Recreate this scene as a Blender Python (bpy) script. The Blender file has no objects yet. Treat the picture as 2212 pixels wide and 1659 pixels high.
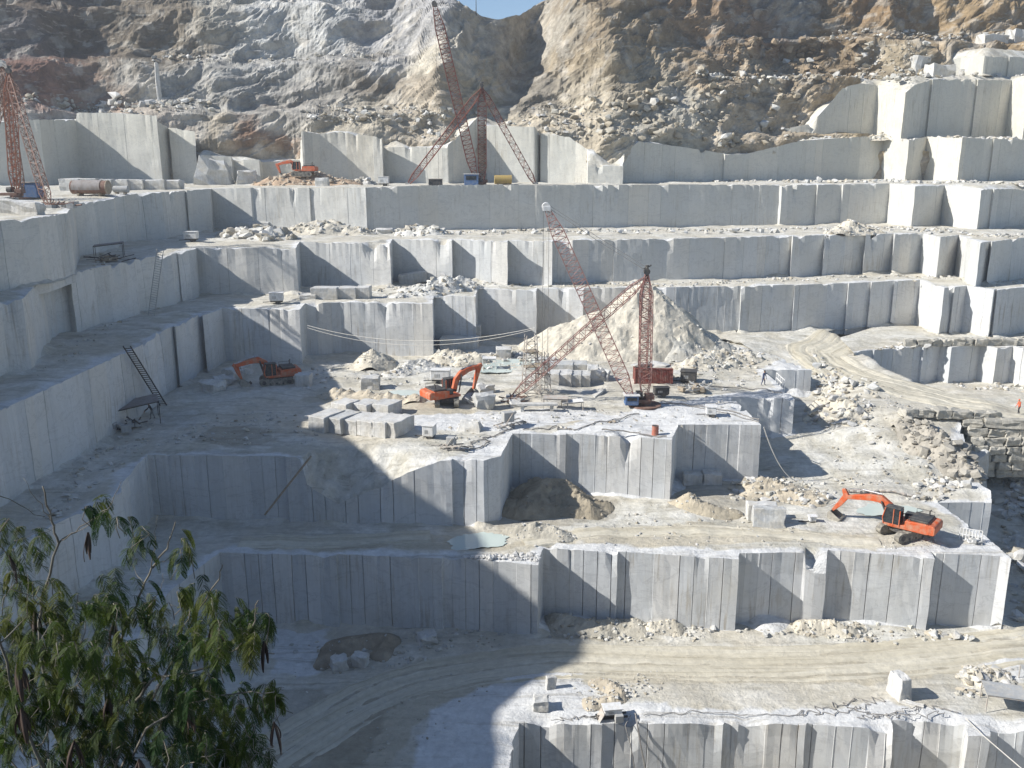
import bpy, bmesh, math, random
import numpy as np
from mathutils import Vector, Matrix, noise, geometry
SC = bpy.context.scene
COL = SC.collection
# ------------------------------------------------------------------ camera model (photo coordinates 2212 x 1659)
F = 1916.0; CX = 1106.0; CY = 829.5
PITCH = math.atan((CY - 350) / F)
def ray(px, py):
    xc = (px - CX) / F; yc = -(py - CY) / F
    return xc, math.cos(PITCH) + yc * math.sin(PITCH), -math.sin(PITCH) + yc * math.cos(PITCH)
def at(px, py, z):                       # point of that line of sight at height z
    a, b, c = ray(px, py); t = z / c
    return Vector((a * t, b * t, z))
def aty(px, py, Y):                      # point of that line of sight at distance Y
    a, b, c = ray(px, py); t = Y / b
    return Vector((a * t, Y, c * t))
def P(v, z):                             # (px,py) | (px,py,z) | (px,py,None,Y) | ('w',x,y[,z])
    if v[0] == 'w': return Vector((v[1], v[2], v[3] if len(v) > 3 else z))
    if len(v) == 2: return at(v[0], v[1], z)
    if len(v) == 3: return at(v[0], v[1], v[2])
    return aty(v[0], v[1], v[3])
# ------------------------------------------------------------------ nodes
def srgb(r, g, b):
    f = lambda c: (c / 255 / 12.92) if c / 255 <= 0.04045 else ((c / 255 + 0.055) / 1.055) ** 2.4
    return (f(r), f(g), f(b), 1)
class NT:
    def __init__(s, name, rough=0.8, spec=0.3):
        s.m = bpy.data.materials.new(name); s.m.use_nodes = True
        s.t = s.m.node_tree; s.t.nodes.clear()
        s.out = s.n('ShaderNodeOutputMaterial'); s.b = s.n('ShaderNodeBsdfPrincipled')
        s.b.inputs['Roughness'].default_value = rough
        s.b.inputs['Specular IOR Level'].default_value = spec
        s.l(s.b.outputs[0], s.out.inputs[0])
    def n(s, k, **kw):
        x = s.t.nodes.new(k)
        for a, v in kw.items(): setattr(x, a, v)
        return x
    def l(s, a, b): s.t.links.new(a, b)
    def geo(s): return s.n('ShaderNodeNewGeometry').outputs['Position']
    def obj(s): return s.n('ShaderNodeTexCoord').outputs['Object']
    def uv(s): return s.n('ShaderNodeTexCoord').outputs['UV']
    def mapping(s, vec, scale=(1, 1, 1), rot=(0, 0, 0)):
        x = s.n('ShaderNodeMapping'); s.l(vec, x.inputs[0])
        x.inputs['Scale'].default_value = scale; x.inputs['Rotation'].default_value = rot
        return x.outputs[0]
    def noise(s, vec, scale, detail=4, rough=0.55, dist=0.0):
        x = s.n('ShaderNodeTexNoise'); s.l(vec, x.inputs['Vector'])
        x.inputs['Scale'].default_value = scale; x.inputs['Detail'].default_value = detail
        x.inputs['Roughness'].default_value = rough; x.inputs['Distortion'].default_value = dist
        return x.outputs['Fac']
    def voro(s, vec, scale, feat='F1'):
        x = s.n('ShaderNodeTexVoronoi', feature=feat); s.l(vec, x.inputs['Vector'])
        x.inputs['Scale'].default_value = scale
        return x.outputs['Distance']
    def ramp(s, fac, stops):
        x = s.n('ShaderNodeValToRGB'); s.l(fac, x.inputs[0])
        e = x.color_ramp.elements
        while len(e) > 1: e.remove(e[-1])
        e[0].position = stops[0][0]; c = stops[0][1]; e[0].color = c if not isinstance(c, (int, float)) else (c, c, c, 1)
        for p, c in stops[1:]:
            q = e.new(p); q.color = c if not isinstance(c, (int, float)) else (c, c, c, 1)
        return x.outputs[0]
    def mix(s, fac, a, b, mode='MIX'):
        x = s.n('ShaderNodeMix', data_type='RGBA', blend_type=mode)
        for sock, v in ((x.inputs[0], fac), (x.inputs[6], a), (x.inputs[7], b)):
            if isinstance(v, (int, float)): sock.default_value = v if sock == x.inputs[0] else (v, v, v, 1)
            elif isinstance(v, tuple): sock.default_value = v
            else: s.l(v, sock)
        return x.outputs[2]
    def math(s, op, a, b=0.0):
        x = s.n('ShaderNodeMath', operation=op)
        for i, v in enumerate((a, b)):
            if isinstance(v, (int, float)): x.inputs[i].default_value = v
            else: s.l(v, x.inputs[i])
        return x.outputs[0]
    def attr(s, name): return s.n('ShaderNodeAttribute', attribute_name=name)
    def sep(s, c):
        x = s.n('ShaderNodeSeparateColor'); s.l(c, x.inputs[0]); return x.outputs
    def bump(s, h, strength=0.5, dist=0.1):
        x = s.n('ShaderNodeBump'); x.inputs['Strength'].default_value = strength; x.inputs['Distance'].default_value = dist
        s.l(h, x.inputs['Height']); s.l(x.outputs[0], s.b.inputs['Normal'])
    def col(s, c):
        if isinstance(c, tuple): s.b.inputs['Base Color'].default_value = c
        else: s.l(c, s.b.inputs['Base Color'])
def mat_wall():
    t = NT('sawn_marble', 0.75, 0.25); uv = t.uv(); pos = t.geo()
    tone = t.attr('tone').outputs['Fac']
    base = t.ramp(tone, [(0.05, (0.50, 0.52, 0.53, 1)), (0.45, (0.57, 0.585, 0.59, 1)), (0.75, (0.63, 0.635, 0.63, 1)), (0.98, (0.61, 0.585, 0.53, 1))])
    zz = t.n('ShaderNodeSeparateXYZ'); t.l(pos, zz.inputs[0])          # warm tint rising with height, painted in to offset the blue skylight
    up = t.ramp(t.math('ADD', t.math('MULTIPLY', zz.outputs[2], 0.025), 0.62), [(0.1, 0.0), (0.75, 0.85)])
    base = t.mix(up, base, t.mix(1.0, base, (1.0, 0.945, 0.81, 1), 'MULTIPLY'))
    big = t.noise(pos, 0.16, 5, 0.6)
    base = t.mix(t.ramp(big, [(0.4, 0), (0.75, 0.5)]), base, (0.52, 0.49, 0.42, 1))
    st = t.noise(t.mapping(uv, (1.6, 0.10, 1)), 1.0, 6, 0.65)
    base = t.mix(t.ramp(st, [(0.33, 0.22), (0.45, 0.0)]), base, (0.38, 0.38, 0.365, 1))
    run = t.noise(t.mapping(uv, (2.2, 0.16, 1)), 1.3, 5, 0.7, 0.3)
    msk = t.noise(pos, 0.11, 3)
    f = t.math('MULTIPLY', t.ramp(run, [(0.52, 0), (0.7, 0.6)]), t.ramp(msk, [(0.48, 0), (0.62, 1)]))
    base = t.mix(f, base, (0.26, 0.205, 0.125, 1))
    vein = t.noise(t.mapping(pos, (0.22, 0.22, 0.5), (0.3, 0.5, 0.2)), 1.0, 8, 0.62, 1.2)
    base = t.mix(t.ramp(vein, [(0.48, 0), (0.5, 0.28), (0.52, 0)]), base, (0.26, 0.265, 0.27, 1))
    fine = t.noise(pos, 2.6, 7, 0.72)
    base = t.mix(0.2, base, t.ramp(fine, [(0.3, 0.6), (0.72, 1.12)]), 'MULTIPLY')
    dl = t.noise(t.mapping(uv, (9.0, 0.05, 1)), 1.0, 2, 0.5)
    base = t.mix(0.12, base, t.ramp(dl, [(0.35, 0.75), (0.65, 1.1)]), 'MULTIPLY')
    t.col(base)
    h = t.math('ADD', t.math('MULTIPLY', dl, 0.15), t.noise(pos, 1.3, 8, 0.7))
    t.bump(h, 0.28, 0.08)
    return t.m
def mat_floor():
    t = NT('quarry_dust', 0.9, 0.15); pos = t.geo()
    a = t.sep(t.attr('zone').outputs['Color'])
    n1 = t.noise(pos, 0.35, 7, 0.65); n2 = t.noise(pos, 1.7, 8, 0.7); n3 = t.noise(pos, 0.09, 4, 0.55)
    base = t.mix(t.ramp(n1, [(0.38, 0), (0.62, 1)]), (0.50, 0.475, 0.40, 1), (0.69, 0.675, 0.62, 1))
    base = t.mix(t.ramp(n3, [(0.42, 0), (0.6, 0.5)]), base, (0.55, 0.495, 0.39, 1))
    jit = t.math('MULTIPLY', t.math('SUBTRACT', n1, 0.5), 2.2)
    def zone(ch): return t.ramp(t.math('ADD', a[ch], jit), [(0.25, 0), (0.75, 1)])
    road = t.mix(t.noise(t.mapping(pos, (0.08, 0.6, 1)), 1.0, 6, 0.6), (0.42, 0.37, 0.27, 1), (0.58, 0.53, 0.425, 1))
    base = t.mix(t.math('MULTIPLY', zone(0), 0.85), base, road)
    base = t.mix(t.math('MULTIPLY', zone(1), 0.85), base, (0.70, 0.705, 0.70, 1))
    base = t.mix(t.math('MULTIPLY', zone(2), 0.42), base, (0.225, 0.19, 0.13, 1))
    trk = t.noise(t.mapping(pos, (0.10, 1.3, 1.0), (0, 0, 0.15)), 1.0, 7, 0.7, 0.8)
    base = t.mix(t.ramp(trk, [(0.36, 0.5), (0.47, 0.0)]), base, (0.30, 0.27, 0.21, 1))
    base = t.mix(0.5, base, t.ramp(n2, [(0.28, 0.5), (0.72, 1.18)]), 'MULTIPLY')
    t.col(base)
    h = t.math('ADD', t.math('MULTIPLY', n1, 1.4), t.math('ADD', t.math('MULTIPLY', n2, 0.6), t.math('MULTIPLY', trk, 0.8)))
    t.bump(h, 0.75, 0.35)
    return t.m
def mat_rock():
    t = NT('weathered_rock', 0.9, 0.15); pos = t.geo()
    c = t.attr('tint').outputs['Color']
    n1 = t.noise(pos, 0.28, 8, 0.68); n2 = t.noise(pos, 1.2, 8, 0.72)
    base = t.mix(0.7, c, t.ramp(n1, [(0.3, 0.6), (0.7, 1.35)]), 'MULTIPLY')
    base = t.mix(0.6, base, t.ramp(n2, [(0.28, 0.5), (0.72, 1.25)]), 'MULTIPLY')
    st = t.noise(t.mapping(pos, (0.6, 0.6, 2.4), (0.0, 0.5, 0)), 0.5, 7, 0.66, 0.6)
    base = t.mix(t.ramp(st, [(0.56, 0), (0.66, 0.5)]), base, (0.55, 0.52, 0.45, 1))
    t.col(base)
    t.bump(t.math('ADD', t.math('MULTIPLY', n1, 2.0), n2), 0.7, 0.7)
    return t.m
def mat_rubble():
    t = NT('broken_marble', 0.85, 0.2); pos = t.geo()
    c = t.attr('tint').outputs['Color']
    n2 = t.noise(pos, 1.6, 7, 0.7)
    t.col(t.mix(0.7, c, t.ramp(n2, [(0.28, 0.55), (0.72, 1.2)]), 'MULTIPLY'))
    t.bump(n2, 0.7, 0.2)
    return t.m
def mat_block(name='quarried_block', c0=(0.48, 0.49, 0.485, 1), c1=(0.66, 0.65, 0.62, 1)):
    t = NT(name, 0.72, 0.3); pos = t.obj(); tc = t.n('ShaderNodeObjectInfo').outputs['Random']
    base = t.mix(tc, c0, c1)
    n = t.noise(pos, 0.9, 7, 0.65); n2 = t.noise(pos, 3.5, 6, 0.7)
    base = t.mix(t.ramp(n, [(0.4, 0), (0.65, 0.6)]), base, (0.46, 0.42, 0.34, 1))
    st = t.noise(t.mapping(pos, (5, 5, 0.3)), 1.0, 5, 0.6)
    base = t.mix(0.4, base, t.ramp(st, [(0.35, 0.6), (0.6, 1.05)]), 'MULTIPLY')
    base = t.mix(0.5, base, t.ramp(n2, [(0.3, 0.6), (0.7, 1.15)]), 'MULTIPLY')
    t.col(base); t.bump(t.math('ADD', n, n2), 0.5, 0.12)
    return t.m
def mat_plain(name, c, rough=0.5, dirt=(0.35, 0.31, 0.25, 1), amt=0.45, metal=0.0, scale=2.5, streak=True):
    t = NT(name, rough, 0.4); pos = t.obj()
    n = t.noise(pos, scale, 6, 0.65)
    base = t.mix(t.ramp(n, [(0.42, 0), (0.68, amt)]), c, dirt)
    if streak:
        s2 = t.noise(t.mapping(pos, (6, 6, 0.6)), 1.0, 5, 0.6)
        base = t.mix(0.5, base, t.ramp(s2, [(0.3, 0.65), (0.65, 1.08)]), 'MULTIPLY')
    t.col(base); t.b.inputs['Metallic'].default_value = metal
    r = t.ramp(n, [(0.35, rough), (0.7, min(1, rough + 0.35))]); t.l(r, t.b.inputs['Roughness'])
    return t.m
M = {}
M['wall'] = mat_wall(); M['floor'] = mat_floor(); M['rock'] = mat_rock(); M['rubble'] = mat_rubble(); M['block'] = mat_block(); M['tanblock'] = mat_block('rough_tan_block', (0.36, 0.345, 0.30, 1), (0.54, 0.51, 0.44, 1))
# ------------------------------------------------------------------ mesh building
class MB:
    def __init__(s): s.v = []; s.f = []
    def add(s, vs, fs):
        o = len(s.v); s.v += [tuple(v) for v in vs]; s.f += [tuple(o + i for i in f) for f in fs]; return s
    def box(s, c, d, rot=None, jit=0.0, rnd=None):
        vs = []
        for z in (-.5, .5):
            for y in (-.5, .5):
                for x in (-.5, .5):
                    v = Vector((x * d[0], y * d[1], z * d[2]))
                    if jit: v += Vector([rnd.uniform(-jit, jit) for _ in range(3)])
                    if rot is not None: v = rot @ v
                    vs.append(v + Vector(c))
        return s.add(vs, [(0, 2, 3, 1), (4, 5, 7, 6), (0, 1, 5, 4), (2, 6, 7, 3), (0, 4, 6, 2), (1, 3, 7, 5)])
    def tube(s, pts, r, n=6, r2=None, cap=True):
        pts = [Vector(p) for p in pts]; k = len(pts); rings = []
        up = None
        for i, p in enumerate(pts):
            d = (pts[min(i + 1, k - 1)] - pts[max(i - 1, 0)])
            if d.length < 1e-9: d = Vector((0, 0, 1))
            d.normalize()
            a = d.orthogonal().normalized() if up is None else (up - d * up.dot(d))
            if a.length < 1e-6: a = d.orthogonal()
            a.normalize(); up = a; b = d.cross(a)
            rr = r if r2 is None else r + (r2 - r) * i / max(1, k - 1)
            rings.append([p + (a * math.cos(2 * math.pi * j / n) + b * math.sin(2 * math.pi * j / n)) * rr for j in range(n)])
        vs = [v for q in rings for v in q]; fs = []
        for i in range(k - 1):
            for j in range(n): fs.append((i * n + j, i * n + (j + 1) % n, (i + 1) * n + (j + 1) % n, (i + 1) * n + j))
        if cap: fs.append(tuple(reversed(range(n)))); fs.append(tuple((k - 1) * n + j for j in range(n)))
        return s.add(vs, fs)
    def prism(s, poly, a, b, axis='y', rot=None, off=(0, 0, 0)):   # 2D outline (x,z) pushed along y
        vs = []
        for q in (a, b):
            for (x, z) in poly:
                v = Vector((x, q, z)) if axis == 'y' else Vector((q, x, z)) if axis == 'x' else Vector((x, z, q))
                if rot is not None: v = rot @ v
                vs.append(v + Vector(off))
        n = len(poly)
        return s.add(vs, [tuple(range(n)), tuple(reversed(range(n, 2 * n)))] + [(i, n + i, n + (i + 1) % n, (i + 1) % n) for i in range(n)])
    def build(s, name, mat, parent=None, smooth=False, bevel=0.0):
        me = bpy.data.meshes.new(name); me.from_pydata(s.v, [], s.f)
        bm = bmesh.new(); bm.from_mesh(me); bmesh.ops.recalc_face_normals(bm, faces=bm.faces)
        if bevel > 0:
            ed = [e for e in bm.edges if len(e.link_faces) == 2 and e.calc_face_angle(0) > 0.6]
            bmesh.ops.bevel(bm, geom=ed, offset=bevel, segments=1, affect='EDGES', profile=0.6)
        bm.to_mesh(me); bm.free()
        if mat is not None: me.materials.append(mat)
        if smooth: me.polygons.foreach_set('use_smooth', [True] * len(me.polygons))
        o = bpy.data.objects.new(name, me); COL.objects.link(o)
        if parent is not None: o.parent = parent
        return o
def tag(o, label, cat, group=None, kind=None):
    if label: o['label'] = label
    if cat: o['category'] = cat
    if group: o['group'] = group
    if kind: o['kind'] = kind
    return o
def thing(name, label, cat, loc, rz=0.0, group=None):
    o = bpy.data.objects.new(name, None); COL.objects.link(o); o.location = loc; o.rotation_euler = (0, 0, rz)
    o.empty_display_size = 0.3
    return tag(o, label, cat, group)
def copy_thing(o, loc, rz, label=None, scale=1.0, group=None):
    def rec(a, par):
        c = a.copy(); COL.objects.link(c)
        if par is not None: c.parent = par
        for ch in [k for k in a.children]: rec(ch, c)
        return c
    c = rec(o, None); c.location = loc; c.rotation_euler = (0, 0, rz); c.scale = (scale,) * 3
    if label: c['label'] = label
    if group: c['group'] = group
    return c
def fbm(x, y, z, o=4, h=0.55):
    return noise.fractal(Vector((x, y, z)), 1.0, 2.1, o)
def set_color(me, name, cols):
    a = me.color_attributes.new(name, 'FLOAT_COLOR', 'POINT')
    buf = np.ones((len(me.vertices), 4), dtype=np.float32); buf[:, :3] = cols
    a.data.foreach_set('color', buf.ravel())
# ------------------------------------------------------------------ sun and sky
SUN = Vector((1.0, math.tan(math.radians(10.5)), -0.735)).normalized()
# ------------------------------------------------------------------ terraces
Z0, Z1, Z2, Z3, Z4, Z5, Z6 = -44.0, -37.4, -31.0, -25.0, -18.0, -11.5, -4.2
ZONES = []     # (level key, channel, [world xy polygon], feather)
def inpoly(x, y, poly):
    c = False; n = len(poly); j = n - 1
    for i in range(n):
        xi, yi = poly[i]; xj, yj = poly[j]
        if (yi > y) != (yj > y) and x < (xj - xi) * (y - yi) / (yj - yi) + xi: c = not c
        j = i
    return c
def zone(key, ch, z, pts):
    ZONES.append((key, ch, [tuple(P(p, z)[:2]) for p in pts]))
def interp(tab, x):
    if x <= tab[0][0]: return tab[0][1]
    for (a, b), (c, d) in zip(tab, tab[1:]):
        if x <= c: return b + (d - b) * (x - a) / (c - a) if c > a else d
    return tab[-1][1]
def sst(a, b, x):
    t = min(1, max(0, (x - a) / (b - a))); return t * t * (3 - 2 * t)
def idw(ctrl, x, y):
    s = w = 0.0
    for (a, b, z) in ctrl:
        d = (a - x) ** 2 + (b - y) ** 2
        if d < 1e-6: return z
        k = 1 / d ** 1.7; s += z * k; w += k
    return s / w
LEVEL = {}     # key -> dict(base, ctrl, amp)
PONDS = []     # (key, world polygon)
def floor_z(key, x, y, smooth=False):
    L = LEVEL[key]
    z = idw(L['ctrl'], x, y) if L['ctrl'] else L['z']
    if key == 'b2' and x > PIT[0][0]:               # sunken cut beyond the far edge of the haul road
        d = y - interp(PIT, x) - 0.5 * noise.noise(Vector((x * 0.4, 3, 1)))
        if d > 0: k = sst(0.2, 3.0, d) * sst(PIT[0][0], PIT[0][0] + 4, x); z += (-30.3 - z) * k
    if smooth: return z
    a = L['amp']
    n = noise.fractal(Vector((x * 0.16, y * 0.16, L['z'])), 1.0, 2.1, 3) * 0.26 * a + noise.fractal(Vector((x * 0.9, y * 0.9, L['z'])), 1.0, 2.1, 3) * 0.09 * a
    if L['trk']: n += 0.05 * a * noise.noise(Vector((x * 0.12, y * 1.6, 3.0)))
    return z + n
def bench(key, name, z, lip, close, zbase, pitch=1.15, grooved=1.0, step=0.8, ctrl=None, amp=1.0, bank=1.0, zb=None, trk=True, seed=1, tone0=0.5, chip=1.0, bites=5):
    rnd = random.Random(seed)
    LEVEL[key] = dict(z=z, ctrl=ctrl, amp=amp, trk=trk)
    L = [P(p, z) for p in lip]
    # dense lip: (pos, panel tone, groove depth, arc length)
    D = []; s = 0.0; tone = rnd.random()
    for i in range(len(L) - 1):
        a, b = L[i], L[i + 1]; d = Vector((b.x - a.x, b.y - a.y)); ln = d.length
        if ln < 1e-4: continue
        t = d / ln; nrm = Vector((t.y, -t.x))                  # outward (towards the viewer when the lip runs to the right)
        marks = []
        q = rnd.uniform(0.3, 1) * pitch
        while q < ln - 0.35 * pitch:
            marks.append(q); q += pitch * rnd.choice((1, 1, 1, 1, 1.02, 0.98, 2, 0.97) if grooved > 0.8 else (1, 1.6, 2.2, 0.8, 1.3))
        st = [(0.0, 0.0)]
        q = 0.0; nst = max(1, int(ln / 0.5))
        for k in range(1, nst): st.append((ln * k / nst, 0.0))
        st = [u for u in st if all(abs(u[0] - m) > 0.12 for m in marks)]
        for m in marks:
            gd = rnd.choice((0.16, 0.2, 0.1, 0.04, -0.025, -0.02)) * grooved
            st += [(m - 0.035, 0.0), (m, gd), (m + 0.035, 0.0)]
        st.sort()
        off = 0.0
        mi = 0
        for (u, gd) in st:
            while mi < len(marks) and u > marks[mi]:
                mi += 1; tone = min(1, max(0, 0.5 + rnd.uniform(-0.36, 0.36))); off = rnd.uniform(-0.035, 0.035)
            p = a.lerp(b, u / ln)
            ch = max(0.0, noise.noise(Vector(((s + u) * 0.55, z, seed))) - 0.22) * 1.5 * chip + max(0.0, noise.noise(Vector(((s + u) * 2.1, z, seed + 5))) - 0.1) * 0.35 * chip
            if u == 0.0: ch *= 0.3
            o = off - gd
            D.append((p, nrm, o, ch, tone, s + u))
        s += ln
    D.append((L[-1], Vector((0, -1)), 0, 0, 0.5, s))
    for _ in range(bites):                       # broken corners and bites out of the lip
        i0 = rnd.randrange(len(D)); s0 = D[i0][5]; wd = rnd.uniform(0.35, 0.9); dp = rnd.uniform(0.25, 0.7); sk = rnd.uniform(-0.5, 0.5)
        for i in range(max(0, i0 - 14), min(len(D), i0 + 14)):
            q = (D[i][5] - s0) / wd
            if abs(q) < 1: D[i] = D[i][:3] + (D[i][3] + dp * min(1, 1.9 * (1 - abs(q))) * (1 + sk * q),) + D[i][4:]
    # walls
    V = []; FA = []; UV = []; TN = []
    rows_n = max(4, int((z - (zbase if not callable(zbase) else zbase(0, 0))) / 0.9))
    lipv = []
    n = len(D)
    for r in range(rows_n + 1):
        for (p, nrm, o, ch, tn, sl) in D:
            zt = p.z - ch
            zb_ = (zbase(p.x, p.y) if callable(zbase) else zbase) - 0.6
            f = r / rows_n; zz = zt + (zb_ - zt) * f
            back = ch * 0.7 * max(0, 1 - f * 3.0)
            nn = 0.10 * noise.noise(Vector((sl * 0.35, zz * 0.35, seed))) + 0.045 * noise.noise(Vector((sl * 1.3, zz * 1.3, seed + 2)))
            w = (o + nn - back)
            x = p.x + nrm.x * w; y = p.y + nrm.y * w
            V.append((x, y, zz)); TN.append(tn); UV.append((sl, zz))
            if r == 0: lipv.append((x, y, zz))
    for r in range(rows_n):
        for i in range(n - 1):
            FA.append((r * n + i, (r + 1) * n + i, (r + 1) * n + i + 1, r * n + i + 1))
    me = bpy.data.meshes.new(name); me.from_pydata(V, [], FA)
    nwall = len(FA)
    # top
    bd = list(lipv)
    cl = [P(c, z) for c in close]
    prev = Vector(bd[-1]); 
    for c in cl + [Vector(bd[0])]:
        ln = (c - prev).length; k = max(1, int(ln / 3.0))
        for j in range(1, k + 1):
            if c is not None and not (j == k and (c - Vector(bd[0])).length < 1e-6):
                q = prev.lerp(c, j / k); bd.append((q.x, q.y, floor_z(key, q.x, q.y)))
        prev = c
    poly = [(b[0], b[1]) for b in bd]
    nb = len(bd); nl = len(lipv)
    xs = [b[0] for b in bd]; ys = [b[1] for b in bd]
    # spatial hash of lip points
    H = {}
    for b in lipv: H.setdefault((int(b[0] // 4), int(b[1] // 4)), []).append(b)
    def near(x, y):
        best = 1e9; bz = z; ci, cj = int(x // 4), int(y // 4)
        for di in (-1, 0, 1):
            for dj in (-1, 0, 1):
                for b in H.get((ci + di, cj + dj), ()):
                    d = (b[0] - x) ** 2 + (b[1] - y) ** 2
                    if d < best: best = d; bz = b[2]
        return math.sqrt(best), bz
    pts = list(poly); zs = [b[2] for b in bd]
    yy = min(ys) + step / 2
    edges_x = None
    while yy < max(ys):
        # crossings of this row
        cr = []
        for i in range(nb):
            x1, y1 = poly[i]; x2, y2 = poly[(i + 1) % nb]
            if (y1 > yy) != (y2 > yy): cr.append(x1 + (yy - y1) / (y2 - y1) * (x2 - x1))
        cr.sort()
        for k in range(0, len(cr) - 1, 2):
            xx = cr[k] + step * rnd.uniform(0.3, 0.6)
            while xx < cr[k + 1] - step * 0.3:
                jx = xx + rnd.uniform(-.25, .25) * step; jy = yy + rnd.uniform(-.25, .25) * step
                vis = abs(jx) < 0.62 * jy + 6
                if (vis or rnd.random() < 0.12) and inpoly(jx, jy, poly):
                    d, bz = near(jx, jy)
                    if d > 0.22:
                        fz = floor_z(key, jx, jy)
                        if d < 6:
                            dev = bz - fz; rr = 0.7 + 0.95 * abs(dev)
                            if d < rr:
                                k2 = 1 - d / rr; k2 = k2 * k2 * (3 - 2 * k2) if abs(dev) < 1.5 else k2
                                fz += dev * k2
                        pts.append((jx, jy)); zs.append(fz)
                xx += step
        yy += step
    res = geometry.delaunay_2d_cdt([Vector(p) for p in pts], [(i, (i + 1) % nb) for i in range(nb)], [], 1, 1e-5)
    vo, eo, fo, ov = res[0], res[1], res[2], res[3]
    base = len(V)
    for i, v in enumerate(vo):
        zz = zs[ov[i][0]] if ov[i] else floor_z(key, v.x, v.y)
        V.append((v.x, v.y, zz)); TN.append(0.5); UV.append((v.x, v.y))
    for f in fo: FA.append(tuple(base + k for k in f))
    ntop = len(FA)
    # dust bank at the foot
    if bank > 0 and zb is not None:
        o = len(V); rows = 4; cnt = 0
        for (p, nrm, oo, ch, tn, sl) in D:
            nz = noise.fractal(Vector((sl * 0.18, z, seed + 9)), 1.0, 2.1, 3)
            w = bank * (0.35 + 2.6 * max(0, nz + 0.05)); h = w * (0.42 + 0.25 * noise.noise(Vector((sl * 0.7, 1, seed))))
            for r in range(rows):
                f = r / (rows - 1); d = -0.25 + (w + 0.25) * f
                x = p.x + nrm.x * d; y = p.y + nrm.y * d
                zf = floor_z(zb, x, y)
                zz = zf + h * (1 - f) ** 1.3 * (1 + 0.35 * noise.noise(Vector((x * 1.1, y * 1.1, z)))) - 0.12 * f
                V.append((x, y, zz)); TN.append(0.5); UV.append((x, y))
            cnt += 1
        for i in range(cnt - 1):
            for r in range(rows - 1):
                FA.append((o + i * rows + r, o + (i + 1) * rows + r, o + (i + 1) * rows + r + 1, o + i * rows + r + 1))
    me.clear_geometry(); me.from_pydata(V, [], FA)
    me.materials.append(M['wall']); me.materials.append(M['floor'])
    me.polygons.foreach_set('material_index', [0] * nwall + [1] * (len(FA) - nwall))
    uvl = me.uv_layers.new(name='UVMap')
    li = np.zeros(len(me.loops), dtype=np.int32); me.loops.foreach_get('vertex_index', li)
    uvl.data.foreach_set('uv', np.array(UV, dtype=np.float32)[li].ravel())
    at_ = me.attributes.new('tone', 'FLOAT', 'POINT'); at_.data.foreach_set('value', np.array(TN, dtype=np.float32))
    zc = np.zeros((len(V), 3), dtype=np.float32)
    for (k, ch, pl) in ZONES:
        if k != key: continue
        x0, x1 = min(p[0] for p in pl), max(p[0] for p in pl); y0, y1 = min(p[1] for p in pl), max(p[1] for p in pl)
        for i in range(base, len(V)):
            x, y = V[i][0], V[i][1]
            if x0 <= x <= x1 and y0 <= y <= y1 and inpoly(x, y, pl): zc[i, ch] = 1
    for i in range(base, min(len(V), base + len(vo))):
        x, y = V[i][0], V[i][1]; d, bz_ = near(x, y)
        if abs(bz_ - floor_z(key, x, y, True)) > 0.7: continue
        wl = 0.9 + 1.5 * noise.noise(Vector((x * 0.25, y * 0.25, seed)))
        if d < wl: zc[i, 1] = max(zc[i, 1], min(1, 1.3 - d / max(wl, 0.1)))
    set_color(me, 'zone', zc)
    sm = np.zeros(len(FA), dtype=bool); sm[nwall:] = True
    me.polygons.foreach_set('use_smooth', sm)
    me.update()
    bm = bmesh.new(); bm.from_mesh(me); bm.faces.ensure_lookup_table()
    for f in bm.faces:
        if f.index >= nwall and f.normal.z < 0: f.normal_flip()
    bm.to_mesh(me); bm.free()
    ob = bpy.data.objects.new(name, me); COL.objects.link(ob); ob['kind'] = 'structure'
    LEVEL[key]['D'] = D
    return ob
def lane(z, pts, w):            # road polygon in world xy along a centre line of (px,py[,z])
    c = [P(p, z) for p in pts]; l = []; r = []
    for i, p in enumerate(c):
        d = c[min(i + 1, len(c) - 1)] - c[max(i - 1, 0)]; d = Vector((d.x, d.y)).normalized(); n = Vector((-d.y, d.x))
        l.append((p.x + n.x * w / 2, p.y + n.y * w / 2)); r.append((p.x - n.x * w / 2, p.y - n.y * w / 2))
    return l + r[::-1]
# ground colours by place: 0 road beige, 1 clean white sawn floor, 2 damp brown dirt
zone('b1', 0, Z1, [(560, 1640), (700, 1540), (900, 1430), (1250, 1400), (1700, 1400), (2260, 1380), (2260, 1420), (1900, 1480), (1300, 1475), (1060, 1480), (900, 1560), (820, 1690), (560, 1690)])
zone('b1', 1, Z1, [(890, 1690), (930, 1530), (1060, 1480), (1110, 1445), (1260, 1455), (1300, 1520), (1700, 1535), (1900, 1520), (2260, 1560), (2260, 1600), (1100, 1610), (1085, 1700)])
zone('b1', 1, Z1, [(590, 1360), (700, 1340), (730, 1420), (660, 1470), (590, 1450)])
zone('b1', 1, Z1, [(2090, 1440), (2260, 1410), (2260, 1470), (2140, 1480)])
zone('b1', 2, Z1, [(660, 1440), (700, 1390), (830, 1360), (860, 1400), (760, 1450)])
zone('b1', 2, Z1, [(480, 1700), (560, 1480), (760, 1500), (860, 1510), (760, 1690)])
zone('b1', 2, Z1, [(1150, 1385), (1160, 1340), (1400, 1340), (1330, 1380)])
zone('b2', 0, Z2, [(560, 1165), (900, 1150), (1100, 1172), (1500, 1130), (1800, 1150), (1900, 1165), (1500, 1180), (1100, 1185), (560, 1190)])
zone('b2', 1, Z2, [(1120, 1215), (1170, 1170), (1600, 1188), (2000, 1182), (2150, 1172), (2050, 1090), (2140, 1085), (2190, 1205), (2010, 1215), (1600, 1215)])
zone('b2', 2, Z2, [(1080, 1140), (1110, 1020), (1330, 1080), (1330, 1120), (1200, 1140)])
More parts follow.
